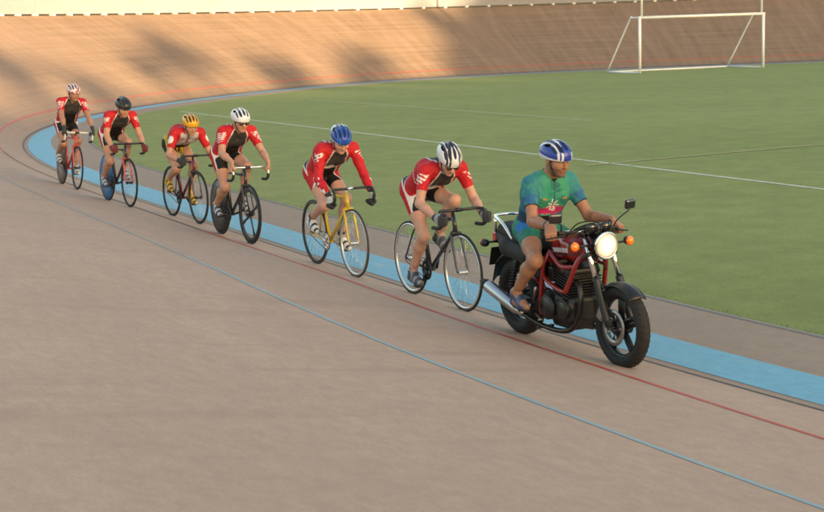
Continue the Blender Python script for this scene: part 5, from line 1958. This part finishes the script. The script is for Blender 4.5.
def green_jersey(v, I):
    J, P0, ax, fr_, TL = I['J'], I['P0'], I['ax'], I['fr'], I['TL']
    d = v - P0
    ta, fa, la = d @ ax, d @ fr_, v[:, 1]
    P = parts_of(v, I)
    G1, G2, BL, NV = np.array((0.030, 0.24, 0.165)), np.array((0.06, 0.30, 0.17)), np.array((0.022, 0.135, 0.22)), np.array((0.015, 0.05, 0.11))
    mixn = np.clip(vnoise(v, 1.6, 0.3) * 0.9 + 0.45, 0, 1)[:, None]
    c = G1 * (1 - mixn) + G2 * mixn
    c[vnoise(v, 3.2, 4.0) > 0.35] = np.array((0.025, 0.17, 0.15))
    edge = np.clip((np.abs(la) - 0.085) / 0.05, 0, 1)[:, None]
    c = c * (1 - edge * 0.5) + BL * edge * 0.5
    low = (ta < TL * 0.42)
    c[low] = NV * 0.8
    c[low & (np.abs(la) < 0.11) & (fa > -0.02)] = BLK
    mid = np.abs(ta - TL * 0.50) < TL * 0.10
    c[mid & (np.abs(la) > 0.07)] = BL
    # chest emblem: a pink band with a white burst over it, and two small badges
    y, z = la, ta - TL * 0.545
    pink = (fa > 0.02) & (np.abs(z + 0.12 * np.abs(y)) < 0.036 - 0.10 * np.clip(np.abs(y) - 0.05, 0, 1) + 0.016 * vnoise(v, 6.0, 2.2)) & (np.abs(y) < 0.115)
    c[pink] = (0.46, 0.025, 0.13)
    r = np.hypot(y + 0.0, z - 0.045)
    th = np.arctan2(z - 0.045, y)
    burst = (fa > 0.02) & (r < 0.032 + 0.022 * np.cos(7 * th)) & (z > -0.01)
    c[burst] = (0.62, 0.60, 0.60)
    c[(fa > 0.02) & (np.hypot((y - 0.02) / 1.6, z + 0.004) < 0.012)] = (0.60, 0.50, 0.54)
    for yy in (-0.085, 0.085):
        bd = (fa > 0) & (np.abs(y - yy) < 0.019) & (np.abs(ta - TL * 0.80) < 0.007)
        c[bd] = (0.42, 0.22, 0.03)
    c[(fa > 0.03) & (np.abs(la) < 0.004) & (ta > TL * 0.62)] = (0.02, 0.08, 0.06)
    for s in (-1, 1):
        t_, d_ = P[('a', s)]
        arm = (d_ < 0.075) & (np.abs(la) > 0.15) & (la * s > 0)
        k = np.clip((t_ - 0.05) / 0.25, 0, 1)[:, None] * arm[:, None]
        c = c * (1 - k * 0.45) + BL * k * 0.45
        c[arm & (t_ > 0.36) & (vnoise(v, 4.0, 1.1) > 0.05)] = np.array((0.020, 0.11, 0.24))
        c[arm & (t_ > 0.60)] = (0.012, 0.014, 0.018)
    return c


def green_shorts(v, I):
    J = I['J']
    c = np.tile(np.array((0.02, 0.155, 0.115)), (len(v), 1))
    n = vnoise(v, 2.2, 1.0)
    c[n > 0.35] = (0.03, 0.22, 0.14)
    for s in (-1, 1):
        t_, d_ = seg_t(v, I['hip'][s], J[('kn', s)])
        out = (v[:, 1] - I['hip'][s][1]) * s
        c[(v[:, 1] * s > 0) & (np.abs(t_ - 0.14) < 0.10) & (out > 0.035) & (n > -0.2)] = (0.012, 0.13, 0.40)
        c[(v[:, 1] * s > 0) & (out < -0.03)] = (0.02, 0.03, 0.035)
        c[(v[:, 1] * s > 0) & (t_ > 0.44)] = (0.02, 0.15, 0.09)
    return c


J = dict(hip=V3(-0.42, 0, 0.835), shoulder=V3(-0.235, 0, 1.225), arch=0.015, face=V3(1, 0.12, -0.22), head_up=V3(0.06, 0, 1), head=V3(-0.130, 0.0, 1.385),
         bar_r=0.0165, ua=0.30, fa=0.265, thl=0.43, shl=0.43, sh_off=V3(0.0, 0, -0.015))
for s in (-1, 1):
    g, t = grips[s]
    J[('grip', s)] = np.array(g)
    J[('grip_t', s)] = np.array(t)
    J[('palm', s)] = V3(-0.3, 0, 1)
    J[('elbow', s)] = V3(-0.30, 0.22 * s, -1.0)
    J[('knee', s)] = V3(1, 0.22 * s, 0.35)
    yy = 0.225 * s
    J[('heel', s)] = V3(-0.40, yy, 0.318)
    J[('toe', s)] = V3(-0.185, yy + 0.02 * s, 0.312)
    J[('ankle', s)] = V3(-0.375, yy, 0.392)
out = dict(skin=(0.325, 0.155, 0.092), jersey=green_jersey, shorts=green_shorts, sleeve=0.62, leg=0.46, collar=(0.015, 0.016, 0.018), res=0.0052, hres=0.0036, stubble=0.5, build=0.99, shw=0.97,
           sandal=(0.035, 0.06, 0.14), sandal_bands=[((0.12, 0.055), (0.5, 0, 1), 0.020), ((0.62, 0.0), (1, 0, 0.1), 0.020), ((0.02, 0.015), (1, 0, 0.2), 0.02)],
           helmet=helmet_stripes((0.018, 0.045, 0.30), (0.60, 0.62, 0.68), (0.56, 0.58, 0.64)), vent_col=(0.012, 0.016, 0.05), hair=(0.03, 0.02, 0.014))
rider, info = build_person(MOTO_MW, J, out, 'motorcyclist in green and blue short sleeved jersey and blue cycling helmet, gripping the handlebar', None)
wb = MB()
wr, el = J[('wr', -1)], J[('el', -1)]
wd = unit(el - wr)
wb.lathe([(0.0285, -0.010), (0.0325, -0.008), (0.0325, 0.008), (0.0285, 0.010)], tuple(wr + wd * 0.030), tuple(wd), 24)
wb.build('wristband', plain('dark_band', (0.03, 0.05, 0.10), 0.5), rider)
